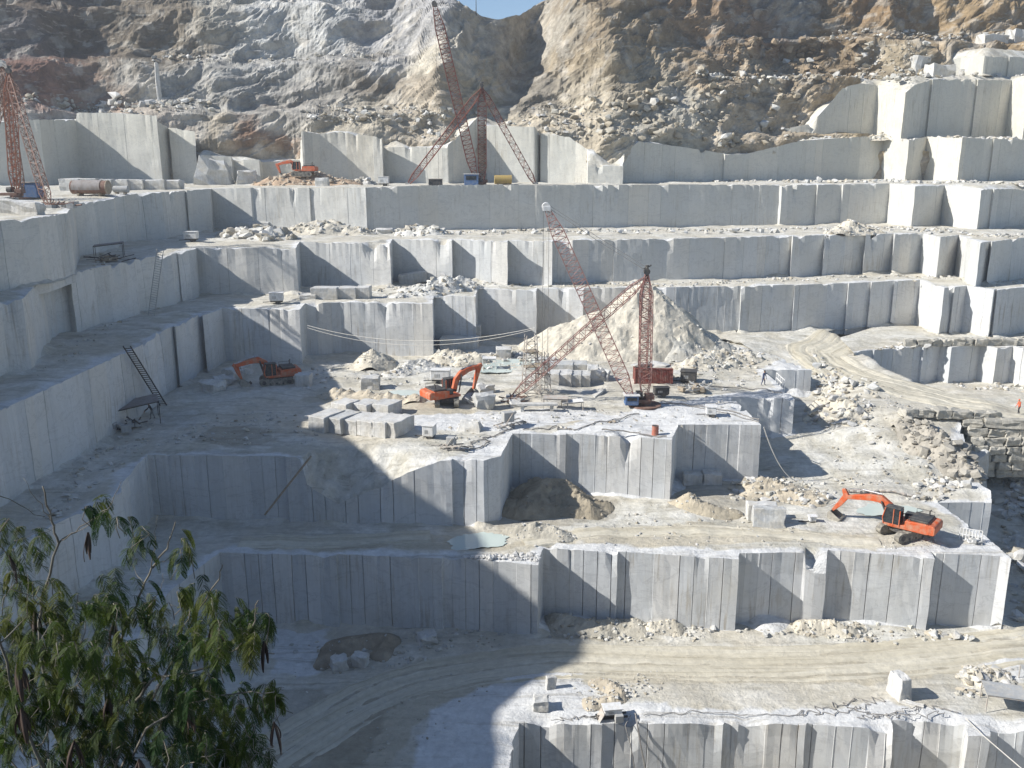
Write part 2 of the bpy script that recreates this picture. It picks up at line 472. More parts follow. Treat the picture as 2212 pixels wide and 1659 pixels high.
zone('b2', 2, Z2, [(1440, 1100), (1460, 1050), (1700, 1050), (1720, 1090), (1560, 1100)])
zone('b3', 1, Z3, [(1160, 945), (1230, 920), (1430, 870), (1570, 850), (1700, 835), (1730, 862), (1650, 920), (1460, 955), (1100, 950)])
zone('b3', 1, Z3, [(975, 1000), (1060, 945), (1110, 935), (1085, 985)])
zone('b3', 1, Z3, [(1640, 795), (1690, 780), (1760, 800), (1700, 860)])
zone('b3', 2, Z3, [(420, 960), (460, 920), (560, 925), (600, 950), (520, 970)])
zone('b3', 1, Z3, [(880, 900), (1060, 890), (1250, 880), (1330, 900), (1100, 930), (900, 930)])
zone('b3', 0, Z3, [(640, 860), (700, 845), (900, 870), (1050, 890), (1300, 885), (1250, 915), (1000, 905), (780, 895)])
# ---- right-hand ramp, pit and slope heights (control points) of the second level
CT = []
def cp(px, py, z): v = at(px, py, z); CT.append((v.x, v.y, z))
for a in [(480, 1180, Z2), (480, 1100, Z2), (700, 1180, Z2), (900, 1160, Z2), (1100, 1180, Z2), (1300, 1150, Z2), (1500, 1180, Z2), (1700, 1180, Z2), (1900, 1180, Z2), (2100, 1195, Z2), (2130, 1150, Z2),
          (1250, 1090, Z2), (1450, 1090, Z2), (1600, 1100, Z2), (1750, 1110, Z2), (1900, 1090, Z2), (2020, 1080, Z2), (2130, 1088, Z2), (1660, 1040, -30.8), (1760, 1040, -30.8), (1880, 1040, -30.7), (1960, 1040, -30.6), (2060, 1050, -30.6),
          (1730, 985, -29.9), (1800, 980, -29.8), (1880, 980, -29.5), (1960, 985, -29.2), (1740, 930, -29), (1830, 920, -28.2), (1900, 920, -27.8),
          (1760, 860, -28.1), (1800, 830, -27.2), (1860, 870, -26.6), (1920, 880, -26.8), (1790, 790, -26.3), (1760, 770, -25.6), (1840, 820, -26.2), (1900, 830, -26.4), (1980, 860, -26.9), (2080, 885, -27.3), (2200, 905, -27.8), (2280, 915, -28), (2120, 878, -27.3), (2240, 900, -28),
          (1720, 740, -25.1), (1620, 730, -25), (1560, 745, -25), (1500, 740, -25), (1800, 725, -25), (1900, 715, -25), (1990, 700, -25), (2090, 712, -25), (2200, 712, -25), (1850, 752, -25.3), (1880, 770, -25.6), (1950, 800, -26.2),
          (1700, 715, -25), (2000, 735, -25.2), (2150, 735, -25), (2300, 720, -25), (2300, 700, -25),
(2260, 850, -27)]: cp(*a)
PIT = [tuple(at(a, b, z)[:2]) for (a, b, z) in ((1885, 782, -25.8), (1905, 790, -25.9), (1940, 806, -26.2), (1970, 820, -26.4), (2000, 833, -26.6), (2035, 843, -26.8), (2070, 852, -27.0), (2105, 861, -27.2), (2140, 868, -27.4), (2176, 875, -27.6), (2212, 881, -27.8), (2260, 890, -28))]
CT1 = []
for a in [(300, 1500, Z1), (600, 1600, Z1), (600, 1400, Z1), (900, 1400, Z1), (900, 1600, Z1), (1200, 1400, Z1), (1500, 1400, Z1), (1800, 1400, Z1), (2100, 1400, Z1), (1300, 1520, Z1), (1700, 1520, Z1), (2000, 1540, Z1), (2200, 1560, Z1), (2300, 1450, Z1), (2250, 1380, Z1),
          (2190, 1370, Z1), (2180, 1300, -37.2), (2230, 1280, -37), (2190, 1180, -36.3), (2240, 1150, -36), (2160, 1100, -35.6), (2200, 1060, -35), (2160, 1035, -34.7), (2260, 1040, -34.7), (2300, 1200, -36.5)]:
    v = at(*a); CT1.append((v.x, v.y, a[2]))
# big ground sheet under everything
g = MB(); k = 14
pts = [(-700 + 1400 * i / k, -500 + 1400 * j / k) for j in range(k + 1) for i in range(k + 1)]
g.add([(x, y, Z0 - 0.3 + 0.2 * noise.noise(Vector((x, y, 0)))) for x, y in pts], [(j * (k + 1) + i, j * (k + 1) + i + 1, (j + 1) * (k + 1) + i + 1, (j + 1) * (k + 1) + i) for j in range(k) for i in range(k)])
go = g.build('ground', M['floor']); go['kind'] = 'structure'
bench('b1', 'lowest_terrace', Z1, [('w', -1.6, 26), (1085, 1760), (1100, 1659), (1121, 1561), (1301, 1565), (1302, 1561.5), (1491, 1562.5), (1564, 1565), (1565, 1561), (1676, 1563), (1742, 1566.5), (1743, 1562), (1790, 1566), (1932, 1578), (1924, 1553), (2084, 1564), (2092, 1588), (2138, 1590), (2140, 1576), (2230, 1579), (2420, 1582)],
      [('w', 90, 70), ('w', 90, 100), ('w', 46, 100), ('w', 46, 84), ('w', 36, 76), ('w', -28, 76), ('w', -28, 26)], Z0, ctrl=CT1, step=0.62, seed=11, amp=0.8)
bench('b2', 'second_terrace', Z2, [('w', -25.5, 26), ('w', -25, 50), (362, 1281), (474, 1193), (600, 1197), (726, 1200), (728, 1197), (954, 1206), (956, 1203), (1090, 1213), (1162, 1221), (1174, 1183), (1335, 1195), (1336, 1190.5), (1450, 1199), (1597, 1208), (1598, 1195), (1690, 1193), (1737, 1194), (1741, 1230, None, 66.9), (1760, 1238, None, 66.8), (1784, 1240, None, 66.75), (1787, 1193.5), (1789, 1187), (1900, 1196), (2019, 1207), (2011, 1191), (2022, 1195), (2100, 1198), (2161, 1201), (2184, 1207), (2153, 1177), (2134, 1162), (2026, 1086), (2080, 1085), (2142, 1086), (2140, 1060, -30.5), (2110, 1040, -30.6),
      (2098, 1000, -29.8), (2085, 955, -28.6), (2072, 902, -27.5), (2110, 902, -27.6), (2180, 905, -27.8), (2300, 908, -28)],
      [('w', 100, 96), ('w', 100, 165), ('w', 10, 150), ('w', 6, 118), ('w', 14, 90), ('w', -5, 84), ('w', -34, 84), ('w', -34, 26)], lambda x, y: (Z1 if y < 72 else -35.5), ctrl=CT, step=0.62, seed=22, zb='b1', bank=0.9)
bench('b3', 'crane_terrace', Z3, [('w', -33, 26), ('w', -32.6, 50), (0, 1200), (130, 1128), (255, 1067), (263, 1063), (268, 1040), (300, 1000), (319, 982), (470, 984), (615, 985), (617, 988), (640, 988), (648, 992, None, 73.4), (664, 1046, None, 73.2), (730, 1089, None, 73.0), (800, 1060, None, 72.9), (880, 1021, None, 72.8), (950, 996, None, 72.8), (975, 994), (977, 991), (1045, 995), (1080, 985), (1094, 962), (1107, 936), (1221, 939), (1223, 936), (1340, 943), (1452, 950), (1465, 917), (1560, 917), (1645, 918), (1620, 895), (1581, 858), (1650, 859), (1717, 861), (1701, 847), (1647, 798), (1700, 799), (1753, 799), (1715, 785), (1675, 768), (1600, 748), (1530, 730), (1470, 712)],
      [('w', 26, 142), ('w', -45, 142), ('w', -45, 26)], Z2 - 0.4, step=0.55, seed=33, zb='b2', bank=0.8, amp=1.25)
bench('k', 'pit_terrace', -25.1, [(1845, 762), (1859, 758), (1885, 755.5), (1889, 756), (1990, 748), (1996, 749.5), (2031, 744), (2056, 750), (2085, 747), (2118, 744), (2155, 752), (2188, 748), (2240, 758), (2300, 752), (2420, 750)],
      [('w', 110, 160), ('w', 70, 150), ('w', 48, 128)], -31.2, pitch=2.2, grooved=0.5, step=0.8, seed=44, zb='b2', bank=0.8)
bench('b4', 'third_terrace', Z4, [('w', -38.5, 26), ('w', -38, 50), (0, 887), (140, 822), (275, 759), (332, 732), (337, 720), (374, 704), (378, 706), (413, 689), (416, 685.5), (437, 677.5), (438, 682), (475, 668), (480, 665.5), (560, 667), (646, 669), (660, 655), (734, 652.5), (880, 655), (934, 656), (937, 637), (1027, 641), (1031, 623), (1159, 628), (1161, 622), (1260, 626), (1262, 622), (1469, 620), (1601, 617.5), (1603, 618.5), (1716, 614.5), (1718, 615.5), (1832, 611), (1834, 612), (1881, 609), (1883, 610), (1931, 606), (1933, 607), (1988, 604.5), (2040, 622), (2060, 619), (2062, 620), (2088, 617), (2147, 626), (2152, 624), (2156, 625.5), (2212, 620), (2420, 604)],
      [('w', 150, 172), ('w', -66, 172), ('w', -66, 26)], Z3 - 0.4, pitch=1.5, grooved=0.45, step=0.7, seed=55, zb='b3', bank=0.7)
bench('b5', 'fourth_terrace', Z5, [('w', -46, 26), ('w', -45, 60), (0, 650), (47, 646), (97, 598), (103, 597), (112, 591.5), (140, 587), (151, 588.5), (290, 563), (292, 559), (330, 554), (370, 550), (374, 547.5), (382, 546), (385, 546.3), (421, 538), (425, 535), (530, 535.5), (639, 535), (647, 522), (745, 524), (842, 526), (848, 516), (976, 520), (978, 517), (1096, 522.5), (1098, 519), (1193, 522), (1195, 519), (1469, 515), (1600, 512), (1711, 508.5), (1713, 510), (1781, 507), (1783, 508.5), (1869, 505.5), (1871, 507), (1930, 504), (1934, 506), (1993, 503), (2032, 512), (2071, 507), (2119, 524), (2140, 520), (2143, 522), (2212, 513), (2420, 498)],
      [('w', 150, 190), ('w', -80, 190), ('w', -80, 26)], Z4 - 0.4, pitch=2.0, grooved=0.4, step=0.8, seed=66, zb='b4', bank=0.7)
bench('b6', 'fifth_terrace', Z6, [('w', -52, 60), ('w', -47, 74, -5.2), (-20, 478, -5.2), (30, 474, -5.2), (80, 470, -5.2), (145, 460, -5.2), (152, 450, -5.1), (161, 440, -5), (215, 434, -5), (245, 430, -4.9), (249, 426, -4.9), (296, 418, -4.6), (349, 415, -4.5), (400, 411.5, -4.5), (403, 411, -4.45), (453, 408, -4.4), (456, 407.5, None, 158), (541, 405.5, None, 156.5), (545, 405, None, 156.7), (668, 406, None, 155), (670, 406, None, 155.3), (790, 405, None, 152.5), (792, 405, None, 153.2), (922, 400, None, 155.5), (1104, 398, None, 159), (1178, 400, None, 160), (1478, 398, None, 166), (1684, 400, None, 169.5), (1690, 400, None, 169), (1764, 399, None, 171), (1767, 399, None, 170.5), (1818, 398, None, 172), (1822, 398, None, 171.6), (1922, 396, None, 174), (1978, 402, None, 163), (2040, 400, None, 169), (2121, 409, None, 157), (2144, 408, None, 160), (2148, 408, None, 159.6), (2200, 408, None, 164), (2300, 406, None, 169), (2420, 404, None, 174)],
      [('w', 160, 222), ('w', -125, 222), ('w', -125, 60)], Z5 - 0.4, pitch=2.4, grooved=0.4, step=0.9, seed=77, zb='b5', bank=0.6, ctrl=[(-47, 80, -5.2), (-55, 90, -5.2), (-55, 120, -4.9), (-58, 145, -4.5), (-30, 170, -4.2), (20, 180, -4.2), (60, 190, -4.0), (90, 190, -4), (-80, 180, -4.2), (-90, 120, -4.5), (-100, 80, -5)])
LIP7 = [(-160, 268, 166), (-60, 266, 168), (20, 262, 170), (84, 258, 171), (163, 259, 184), (165, 243, 184), (250, 244, 183), (338, 249, 181.5), (340, 262, 182), (363, 276, 187), (365, 276, 185), (420, 284, 183.5), (424, 332, 187), (433, 335, 184), (500, 338, 184), (504, 345, 186), (560, 345, 185), (566, 350, 189), (648, 345, 190), (651, 284, 183.5), (655, 283, 183.5), (690, 289, 186.5), (734, 284, 186.5), (790, 292, 186), (825, 297, 185.5), (829, 318, 189), (900, 317, 187.5), (966, 320, 186), (968, 312, 186), (1000, 285, 190), (1035, 250, 195), (1048, 256, 196), (1050, 271, 193), (1153, 274, 190), (1156, 274, 190), (1167, 292, 193), (1168, 288, 191), (1230, 296, 189), (1269, 322, 187.5), (1270, 357, 183), (1346, 359, 182), (1349, 330, 187), (1380, 305, 188.5), (1478, 318, 193), (1563, 331, 197), (1566, 334, 196.5), (1613, 332, 199), (1728, 304, 205), (1800, 299, 208.5), (1909, 292, 213), (1964, 302, 203), (2003, 295, 208), (2060, 298, 199), (2079, 297, 197), (2146, 300, 201), (2148, 300, 200.5), (2212, 302, 205), (2420, 300, 215)]
bench('b7', 'upper_terrace', 5.0, [(a, b, None, c) for a, b, c in LIP7], [('w', 170, 240), ('w', -140, 240), ('w', -140, 166)], Z6 - 0.4, pitch=2.6, grooved=0.3, step=1.1, seed=88, zb='b6', bank=0.5, chip=0.9, bites=0,
      ctrl=[(v.x, v.y + 2.5, v.z) for v in [aty(a, b, c) for a, b, c in LIP7[::2]]])
bench('b8', 'high_terrace', 18.0, [(1560, 292, None, 213), (1650, 287, None, 213), (1751, 267, None, 213), (1790, 226, None, 214), (1822, 188, None, 215), (1860, 180, None, 216.5), (1896, 183, None, 218), (1956, 201, None, 208), (1975, 184, None, 210), (2013, 171, None, 213), (2015, 171, None, 212.4), (2075, 171, None, 217), (2111, 172, None, 219.5), (2113, 172, None, 219), (2186, 173, None, 223), (2225, 176, None, 214), (2420, 170, None, 218)], [('w', 190, 270), ('w', 70, 270), ('w', 50, 240)], 4.0, pitch=3, grooved=0.3, step=1.2, seed=99, zb='b7', bank=0.5, chip=1.0, bites=2,
      ctrl=[(96, 214, 19), (84, 217, 19), (78, 216, 13), (64, 214, 7), (110, 216, 20), (130, 220, 20), (150, 225, 20)])
bench('b9', 'summit_terrace', 27.0, [(1990, 165, None, 236), (2040, 132, None, 234), (2077, 124, None, 232), (2127, 120, None, 222), (2131, 122, None, 222), (2178, 124, None, 228), (2181, 123, None, 227.6), (2240, 124, None, 233), (2420, 124, None, 244)], [('w', 200, 280), ('w', 110, 280)], 17.0, pitch=3, grooved=0.3, step=1.4, seed=101, zb='b8', bank=0.5, chip=1.0, bites=1)
# ------------------------------------------------------------------ rock mountain above the cut faces
def interp(tab, x):
    if x <= tab[0][0]: return tab[0][1]
    for (a, b), (c, d) in zip(tab, tab[1:]):
        if x <= c: return b + (d - b) * (x - a) / (c - a) if c > a else d
    return tab[-1][1]
L7Y = [(a, c) for a, b, c in LIP7]; L7P = [(a, b) for a, b, c in LIP7]
SKY = [(-200, -150), (900, -150), (945, -60), (980, -8), (1000, 8), (1016, 22), (1042, 35), (1075, 41), (1102, 40), (1122, 33), (1140, 22), (1160, 12), (1200, -10), (1260, -60), (1350, -150), (2500, -150)]
def sst(a, b, x):
    t = min(1, max(0, (x - a) / (b - a))); return t * t * (3 - 2 * t)
def smooth_lip(px):
    w = [(o, math.exp(-(o / 48) ** 2)) for o in range(-108, 109, 6)]; t = sum(b for a, b in w)
    return sum(interp(L7Y, px + o) * b for o, b in w) / t, 0
def gauss(x, c, w): return math.exp(-((x - c) / w) ** 2)
def mount_y(px, py):
    Y, lp = smooth_lip(px)
    Y = min(Y, 212)
    h = max(0, 300 - py)                      # pixels above the cut faces
    y = Y + 2.5 + 0.07 * h
    left = 1 - sst(820, 960, px); right = sst(1500, 1750, px)
    y += left * (6 * sst(248, 232, py) + 9 * sst(140, 118, py) + 6 * sst(20, 8, py))
    y += right * (6 * sst(288, 276, py) + 6 * sst(172, 158, py) + 10 * sst(88, 74, py))
    mid = (1 - left) * (1 - right)
    y += mid * (0.045 * h)
    y -= 9 * gauss(px, 965, 75) * sst(300, 120, py)                  # pale spur beside the boom
    y += 22 * gauss(px, 1130 + (160 - py) * 0.25, 50) * sst(250, 90, py)        # gully
    y += 7 * gauss(px, 1240, 60) * sst(290, 200, py) * sst(90, 160, py)
    y -= 6 * gauss(px, 1330, 110) * sst(230, 100, py)
    y += 9 * gauss(px, 1720, 90) * gauss(py, 120, 35)
    if px > 1840: y += (max(y, 231 + 0.1 * max(0, 165 - py)) - y) * sst(1850, 1930, px) * sst(330, 310, py)
    if px > 1900 and py < 90: y += sst(1900, 2000, px) * 14 * sst(200, 90, py)
    return y
RZ = [  # rock colours by place (px, py, spread, colour), shade painted into the darkest left tones
    (120, 20, 150, (0.16, 0.125, 0.095)), (330, 60, 120, (0.20, 0.17, 0.13)), (30, 90, 80, (0.20, 0.19, 0.19)), (480, 50, 70, (0.34, 0.32, 0.27)), (640, 60, 150, (0.47, 0.47, 0.45)), (820, 50, 110, (0.36, 0.355, 0.35)),
    (60, 180, 110, (0.25, 0.145, 0.11)), (200, 190, 70, (0.32, 0.21, 0.155)), (250, 210, 40, (0.36, 0.22, 0.16)), (340, 190, 60, (0.45, 0.44, 0.40)), (480, 200, 110, (0.36, 0.35, 0.32)), (680, 200, 120, (0.29, 0.275, 0.25)), (790, 190, 60, (0.22, 0.19, 0.15)),
    (950, 110, 70, (0.56, 0.51, 0.41)), (1040, 170, 80, (0.44, 0.38, 0.28)), (930, 190, 60, (0.36, 0.31, 0.24)), (1010, 60, 60, (0.40, 0.37, 0.31)), (1120, 80, 60, (0.40, 0.37, 0.31)), (1190, 60, 60, (0.42, 0.38, 0.31)), (1150, 190, 60, (0.25, 0.225, 0.185)),
    (1350, 60, 120, (0.36, 0.285, 0.19)), (1350, 140, 120, (0.45, 0.375, 0.265)), (1280, 230, 110, (0.48, 0.42, 0.32)), (1500, 120, 100, (0.39, 0.30, 0.20)), (1500, 20, 110, (0.34, 0.24, 0.15)), (1620, 60, 70, (0.30, 0.21, 0.14)), (1700, 40, 60, (0.31, 0.30, 0.28)), (1790, 40, 60, (0.20, 0.155, 0.10)), (1900, 30, 90, (0.33, 0.225, 0.125)), (2100, 40, 150, (0.40, 0.29, 0.165)),
    (1800, 120, 100, (0.31, 0.235, 0.15)), (1950, 130, 80, (0.44, 0.37, 0.26)), (2080, 100, 60, (0.56, 0.53, 0.46)), (1650, 230, 110, (0.44, 0.365, 0.265)), (1850, 230, 80, (0.46, 0.37, 0.245)), (1420, 260, 90, (0.44, 0.41, 0.34)), (1150, 280, 80, (0.50, 0.44, 0.34)),
    (550, 290, 60, (0.24, 0.14, 0.09)), (480, 275, 60, (0.44, 0.38, 0.29)), (620, 275, 40, (0.48, 0.45, 0.39)), (760, 260, 80, (0.47, 0.42, 0.33)), (880, 260, 70, (0.46, 0.40, 0.31)), (250, 245, 120, (0.42, 0.37, 0.31)), (60, 270, 80, (0.46, 0.44, 0.40)), (520, 370, 120, (0.45, 0.38, 0.29)), (620, 330, 50, (0.30, 0.20, 0.14))]
RZA = np.array([(a, b, s) for a, b, s, c in RZ], dtype=np.float64); RZC = np.array([c for a, b, s, c in RZ])
def rock_tint(px, py, jx, jy):
    d = ((RZA[:, 0] - px - jx) ** 2 + ((RZA[:, 1] - py - jy) * 1.5) ** 2) / RZA[:, 2] ** 2
    w = np.exp(-d * 2.2) + 1e-9
    return (w[:, None] * RZC).sum(0) / w.sum()
def mountain():
    xs = np.arange(-170, 2440, 3.7); NR = 150
    V = []; T = []
    for px in xs:
        top = interp(SKY, px)
        col = []
        for r in range(NR + 1):
            t = r / NR
            py = 412 + (top - 412) * t
            y = mount_y(px, py)
            p = aty(px, py, y)
            q = p * 0.055
            n = 3.2 * noise.fractal(q + Vector((7, 3, 1)), 0.9, 2.1, 3)
            rot = Vector((p.x * 0.86 + p.z * 0.5, p.y, p.z * 0.86 - p.x * 0.5))
            wv = noise.noise_vector(p * 0.12) * 3.0
            rot = rot + wv
            rid = noise.ridged_multi_fractal(Vector((rot.x * 0.05, rot.y * 0.08, rot.z * 0.17)), 0.9, 2.2, 5, 1.0, 2.0)
            n += 2.2 * (rid - 1.0)
            vd, _ = noise.voronoi(Vector((rot.x * 0.13, rot.y * 0.13, rot.z * 0.30)))
            n += 2.3 * (0.5 - vd[0]) 
            vd2, _ = noise.voronoi(Vector((rot.x * 0.42, rot.y * 0.5, rot.z * 0.95)))
            n += 0.8 * (0.5 - vd2[0])
            vd3, _ = noise.voronoi(p * 1.5)
            n += 0.28 * (0.5 - vd3[0])
            damp = 0.55 + 0.45 * sst(0.02, 0.2, t)
            if py > 238: damp *= 0.75
            n *= damp * 0.72
            V.append((p.x + 0.15 * n * noise.noise(q * 3), p.y - 0.86 * n, p.z + 0.42 * n * (1 if t < 0.985 else 0.4)))
            j = noise.noise_vector(p * 0.09) * 55 + noise.noise_vector(p * 0.5) * 18
            c = rock_tint(px, py, j.x, j.y)
            k = 1 + 0.35 * noise.fractal(p * 0.35, 0.8, 2.1, 4)
            if noise.noise(p * 0.3 + Vector((9, 9, 9))) > 0.28: c = c * 0.5 + np.array((0.54, 0.50, 0.43)) * 0.5
            c = c * 0.95 + c.mean() * 0.03 + np.array((0.008, 0.006, 0.003))
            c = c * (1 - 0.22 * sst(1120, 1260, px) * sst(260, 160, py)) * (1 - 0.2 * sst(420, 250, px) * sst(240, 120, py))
            T.append(c * k)
        # back of the crest
        a = V[-1]
        for (dy, dz) in ((6, -1.0), (25, -8), (80, -40), (160, -80)):
            V.append((a[0] * (1 + dy / 300), a[1] + dy, a[2] + dz)); T.append(T[-1])
    R = NR + 5; n = len(xs)
    FA = [(i * R + r, (i + 1) * R + r, (i + 1) * R + r + 1, i * R + r + 1) for i in range(n - 1) for r in range(R - 1)]
    me = bpy.data.meshes.new('mountain'); me.from_pydata(V, [], FA); me.materials.append(M['rock'])
    set_color(me, 'tint', np.clip(np.array(T), 0.02, 0.8))
    o = bpy.data.objects.new('mountain', me); COL.objects.link(o); o['kind'] = 'structure'
    return V, R, xs, NR
MV, MR, MXS, MNR = mountain()
def mount_pt(px, py):
    i = int(round((px - MXS[0]) / 3.7)); top = interp(SKY, px)
    r = int(round((412 - py) / (412 - top) * MNR)); i = min(max(i, 0), len(MXS) - 1); r = min(max(r, 0), MNR)
    return Vector(MV[i * MR + r])
# ------------------------------------------------------------------ hillside the photographer stands on, and the quarry side to the left of the frame
def hill():
    V = []; FA = []; T = []
    xs = [-190 + 4.0 * i for i in range(49)] + [2 + 4 * i for i in range(1, 16)]; ys = [-60 + 2.6 * j for j in range(59)]
    ridge = [(-60, 10), (-20, 9), (10, 9), (30, 8.6), (45.5, 8.4), (49, 13), (60, 12.5), (68, 11.5), (75, 8), (80, 2), (84, -3), (90, -6), (100, -8)]
    for y in ys:
        for x in xs:
            edge = -44 - max(0, 40 - y) * 0.10 - max(0, y - 72) * 1.1                 # where the left terraces end
            cr = interp(ridge, y)
            if y > 8:
                t = (edge - x)                                    # metres left of that edge
                z = -46 + (min(1, max(0, (t + 4) / 6.0))) * 33.0 + min(1, max(0, (t - 3) / 13)) * (cr + 12.5)
                if t > 16: z -= 0.1 * (t - 16)
            if y <= 8:
                z = -2.2 - max(0, y + 0.6) ** 1.5 * 4.2 if x < 60 else -2.2
                z = max(z, -46)
                if x < 0.6: z = max(z, -2.2 - 1.02 * max(0, y + 0.6)) if y < 6.4 else z
                if x < -5: z = max(z, -2.2 - 0.6 * max(0, y)) + min(1, (-5 - x) / 14) * 4 * (1 if y < 4 else max(0, (8 - y) / 4))
                z -= max(0, x - 6) * 0.5
            elif x > -30 - 0 * y: z = min(z, -46)
            z += 1.2 * noise.fractal(Vector((x * 0.08, y * 0.08, 0)), 0.9, 2.1, 4) * (0.2 if abs(x) < 6 and abs(y) < 6 else 1)
            if abs(x) < 4 and y < 3: z = min(z, -1.7 - max(0, y) * 3.0)
            V.append((x, y, z)); T.append((0.36, 0.31, 0.24))
    n = len(xs)
    for j in range(len(ys) - 1):
        for i in range(n - 1): FA.append((j * n + i, j * n + i + 1, (j + 1) * n + i + 1, (j + 1) * n + i))
    me = bpy.data.meshes.new('hillside'); me.from_pydata(V, [], FA); me.materials.append(M['rock']); set_color(me, 'tint', np.array(T))
    o = bpy.data.objects.new('hillside', me); COL.objects.link(o); o['kind'] = 'structure'
hill()
# ------------------------------------------------------------------ placing helpers
def gp(px, py, key):                      # point of the terrace floor on that line of sight
    if not LEVEL[key]['ctrl']:
        p = at(px, py, LEVEL[key]['z']); p.z = floor_z(key, p.x, p.y); return at(px, py, p.z)
    Y = 30.0; prev = None
    while Y < 260:
        p = aty(px, py, Y)
        if p.z <= floor_z(key, p.x, p.y, True):
            lo, hi = Y - 0.6, Y
            for _ in range(14):
                m_ = (lo + hi) / 2; q = aty(px, py, m_)
                if q.z <= floor_z(key, q.x, q.y, True): hi = m_
                else: lo = m_
            p = aty(px, py, hi); p.z = floor_z(key, p.x, p.y); return p
        Y += 0.6
    p = at(px, py, LEVEL[key]['z']); p.z = floor_z(key, p.x, p.y); return p
def gpy(px, key, Y):                      # point of the floor at a chosen distance
    x = (px - CX) / F * Y / math.cos(PITCH) * 1.0
    for _ in range(6):
        z = floor_z(key, x, Y)
        # horizontal position of the pixel column for that distance and height
        d = Y * math.cos(PITCH) - z * math.sin(PITCH)
        x = (px - CX) / F * d
    return Vector((x, Y, floor_z(key, x, Y)))
RND = random.Random(5)
def hull_rock(seed, n=15, flat=1.0, box=0.0):
    r = random.Random(seed); bm = bmesh.new()
    for _ in range(n):
        v = Vector((r.gauss(0, 1), r.gauss(0, 1), r.gauss(0, 1))).normalized()
        if box: v = Vector([math.copysign(abs(c) ** box, c) for c in v])
        v *= r.uniform(0.42, 0.56)
        bm.verts.new((v.x * r.uniform(0.95, 1.2), v.y, v.z * flat))
    res = bmesh.ops.convex_hull(bm, input=bm.verts[:])
    junk = [g for g in res['geom_interior'] + res['geom_unused'] if isinstance(g, bmesh.types.BMVert)]
    for v in set(junk):
        if v.is_valid: bm.verts.remove(v)
    bmesh.ops.triangulate(bm, faces=bm.faces[:])
    bm.verts.index_update()
    V = np.array([v.co[:] for v in bm.verts]); Fc = np.array([[v.index for v in f.verts] for f in bm.faces])
    bm.free(); return V, Fc
ROCKS = [hull_rock(100 + i, 13 + i % 5, 0.7 + 0.25 * (i % 3) / 2, 0.6 if i % 2 else 0.0) for i in range(12)]
def rotm(r):
    return np.array(Matrix.Rotation(r.uniform(0, 6.28), 3, 'Z') @ Matrix.Rotation(r.uniform(-0.5, 0.5), 3, 'X') @ Matrix.Rotation(r.uniform(-0.4, 0.4), 3, 'Y'))
TINTS = [(0.60, 0.575, 0.50), (0.66, 0.64, 0.58), (0.52, 0.48, 0.40), (0.56, 0.55, 0.52), (0.48, 0.43, 0.34), (0.62, 0.60, 0.56)]
class Rubble:
    def __init__(s): s.V = []; s.F = []; s.T = []; s.n = 0
    def rock(s, p, size, r, tint=None, sink=0.25, dim=None):
        V, Fc = ROCKS[r.randrange(len(ROCKS))]
        d = np.array(dim if dim else (size * r.uniform(0.8, 1.35), size * r.uniform(0.75, 1.15), size * r.uniform(0.6, 1.0)))
        W = (V * d) @ rotm(r).T
        W = W + np.array((p[0], p[1], p[2] + size * (0.35 - sink)))
        s.V.append(W); s.F.append(Fc + s.n); s.n += len(W)
        t = np.array(tint if tint else TINTS[r.randrange(len(TINTS))]) * r.uniform(0.72, 1.02)
        s.T.append(np.tile(t, (len(W), 1)))
    def surf(s, V, Fq, T):
        V = np.array(V); 
        s.V.append(V); s.F += [np.array(Fq) + s.n]; s.n += len(V); s.T.append(np.array(T))
    def build(s, name, parent=None):
        me = bpy.data.meshes.new(name)
        faces = []
        for a in s.F: faces += a.tolist()
        me.from_pydata(np.concatenate(s.V).tolist(), [], faces); me.materials.append(M['rubble'])
        set_color(me, 'tint', np.clip(np.concatenate(s.T), 0, 0.85))
        o = bpy.data.objects.new(name, me); COL.objects.link(o)
        if parent: o.parent = parent
        return o
# ------------------------------------------------------------------ loose rubble nobody could count
def poly_at(pts, t):
    n = len(pts) - 1; f = t * n; i = min(int(f), n - 1); return pts[i].lerp(pts[i + 1], f - i)
def spread(rb, key, pts, n, smin, smax, width, seed, tint=None, back=0.35):
    r = random.Random(seed); W = [P(p, LEVEL[key]['z']) for p in pts]
    for _ in range(n):
        p = poly_at(W, r.random()); w = abs(r.gauss(0, 1)) * width
        q = Vector((p.x + r.gauss(0, 0.6), p.y - w + width * back, 0))
        s = smin + (smax - smin) * r.random() ** 3.2
        rb.rock((q.x, q.y, floor_z(key, q.x, q.y)), s, r, tint)
def scatter(rb, key, poly, n, smin, smax, seed, tint=None, pw=3.5):
    r = random.Random(seed); pl = [tuple(P(p, LEVEL[key]['z'])[:2]) for p in poly]
    x0, x1 = min(p[0] for p in pl), max(p[0] for p in pl); y0, y1 = min(p[1] for p in pl), max(p[1] for p in pl); k = 0; g = 0
    while k < n and g < n * 30:
        g += 1; x, y = r.uniform(x0, x1), r.uniform(y0, y1)
        if inpoly(x, y, pl) and noise.noise(Vector((x * 0.3, y * 0.3, seed))) > r.uniform(-0.5, 0.35):
            rb.rock((x, y, floor_z(key, x, y)), smin + (smax - smin) * r.random() ** pw, r, tint); k += 1
rb = Rubble()
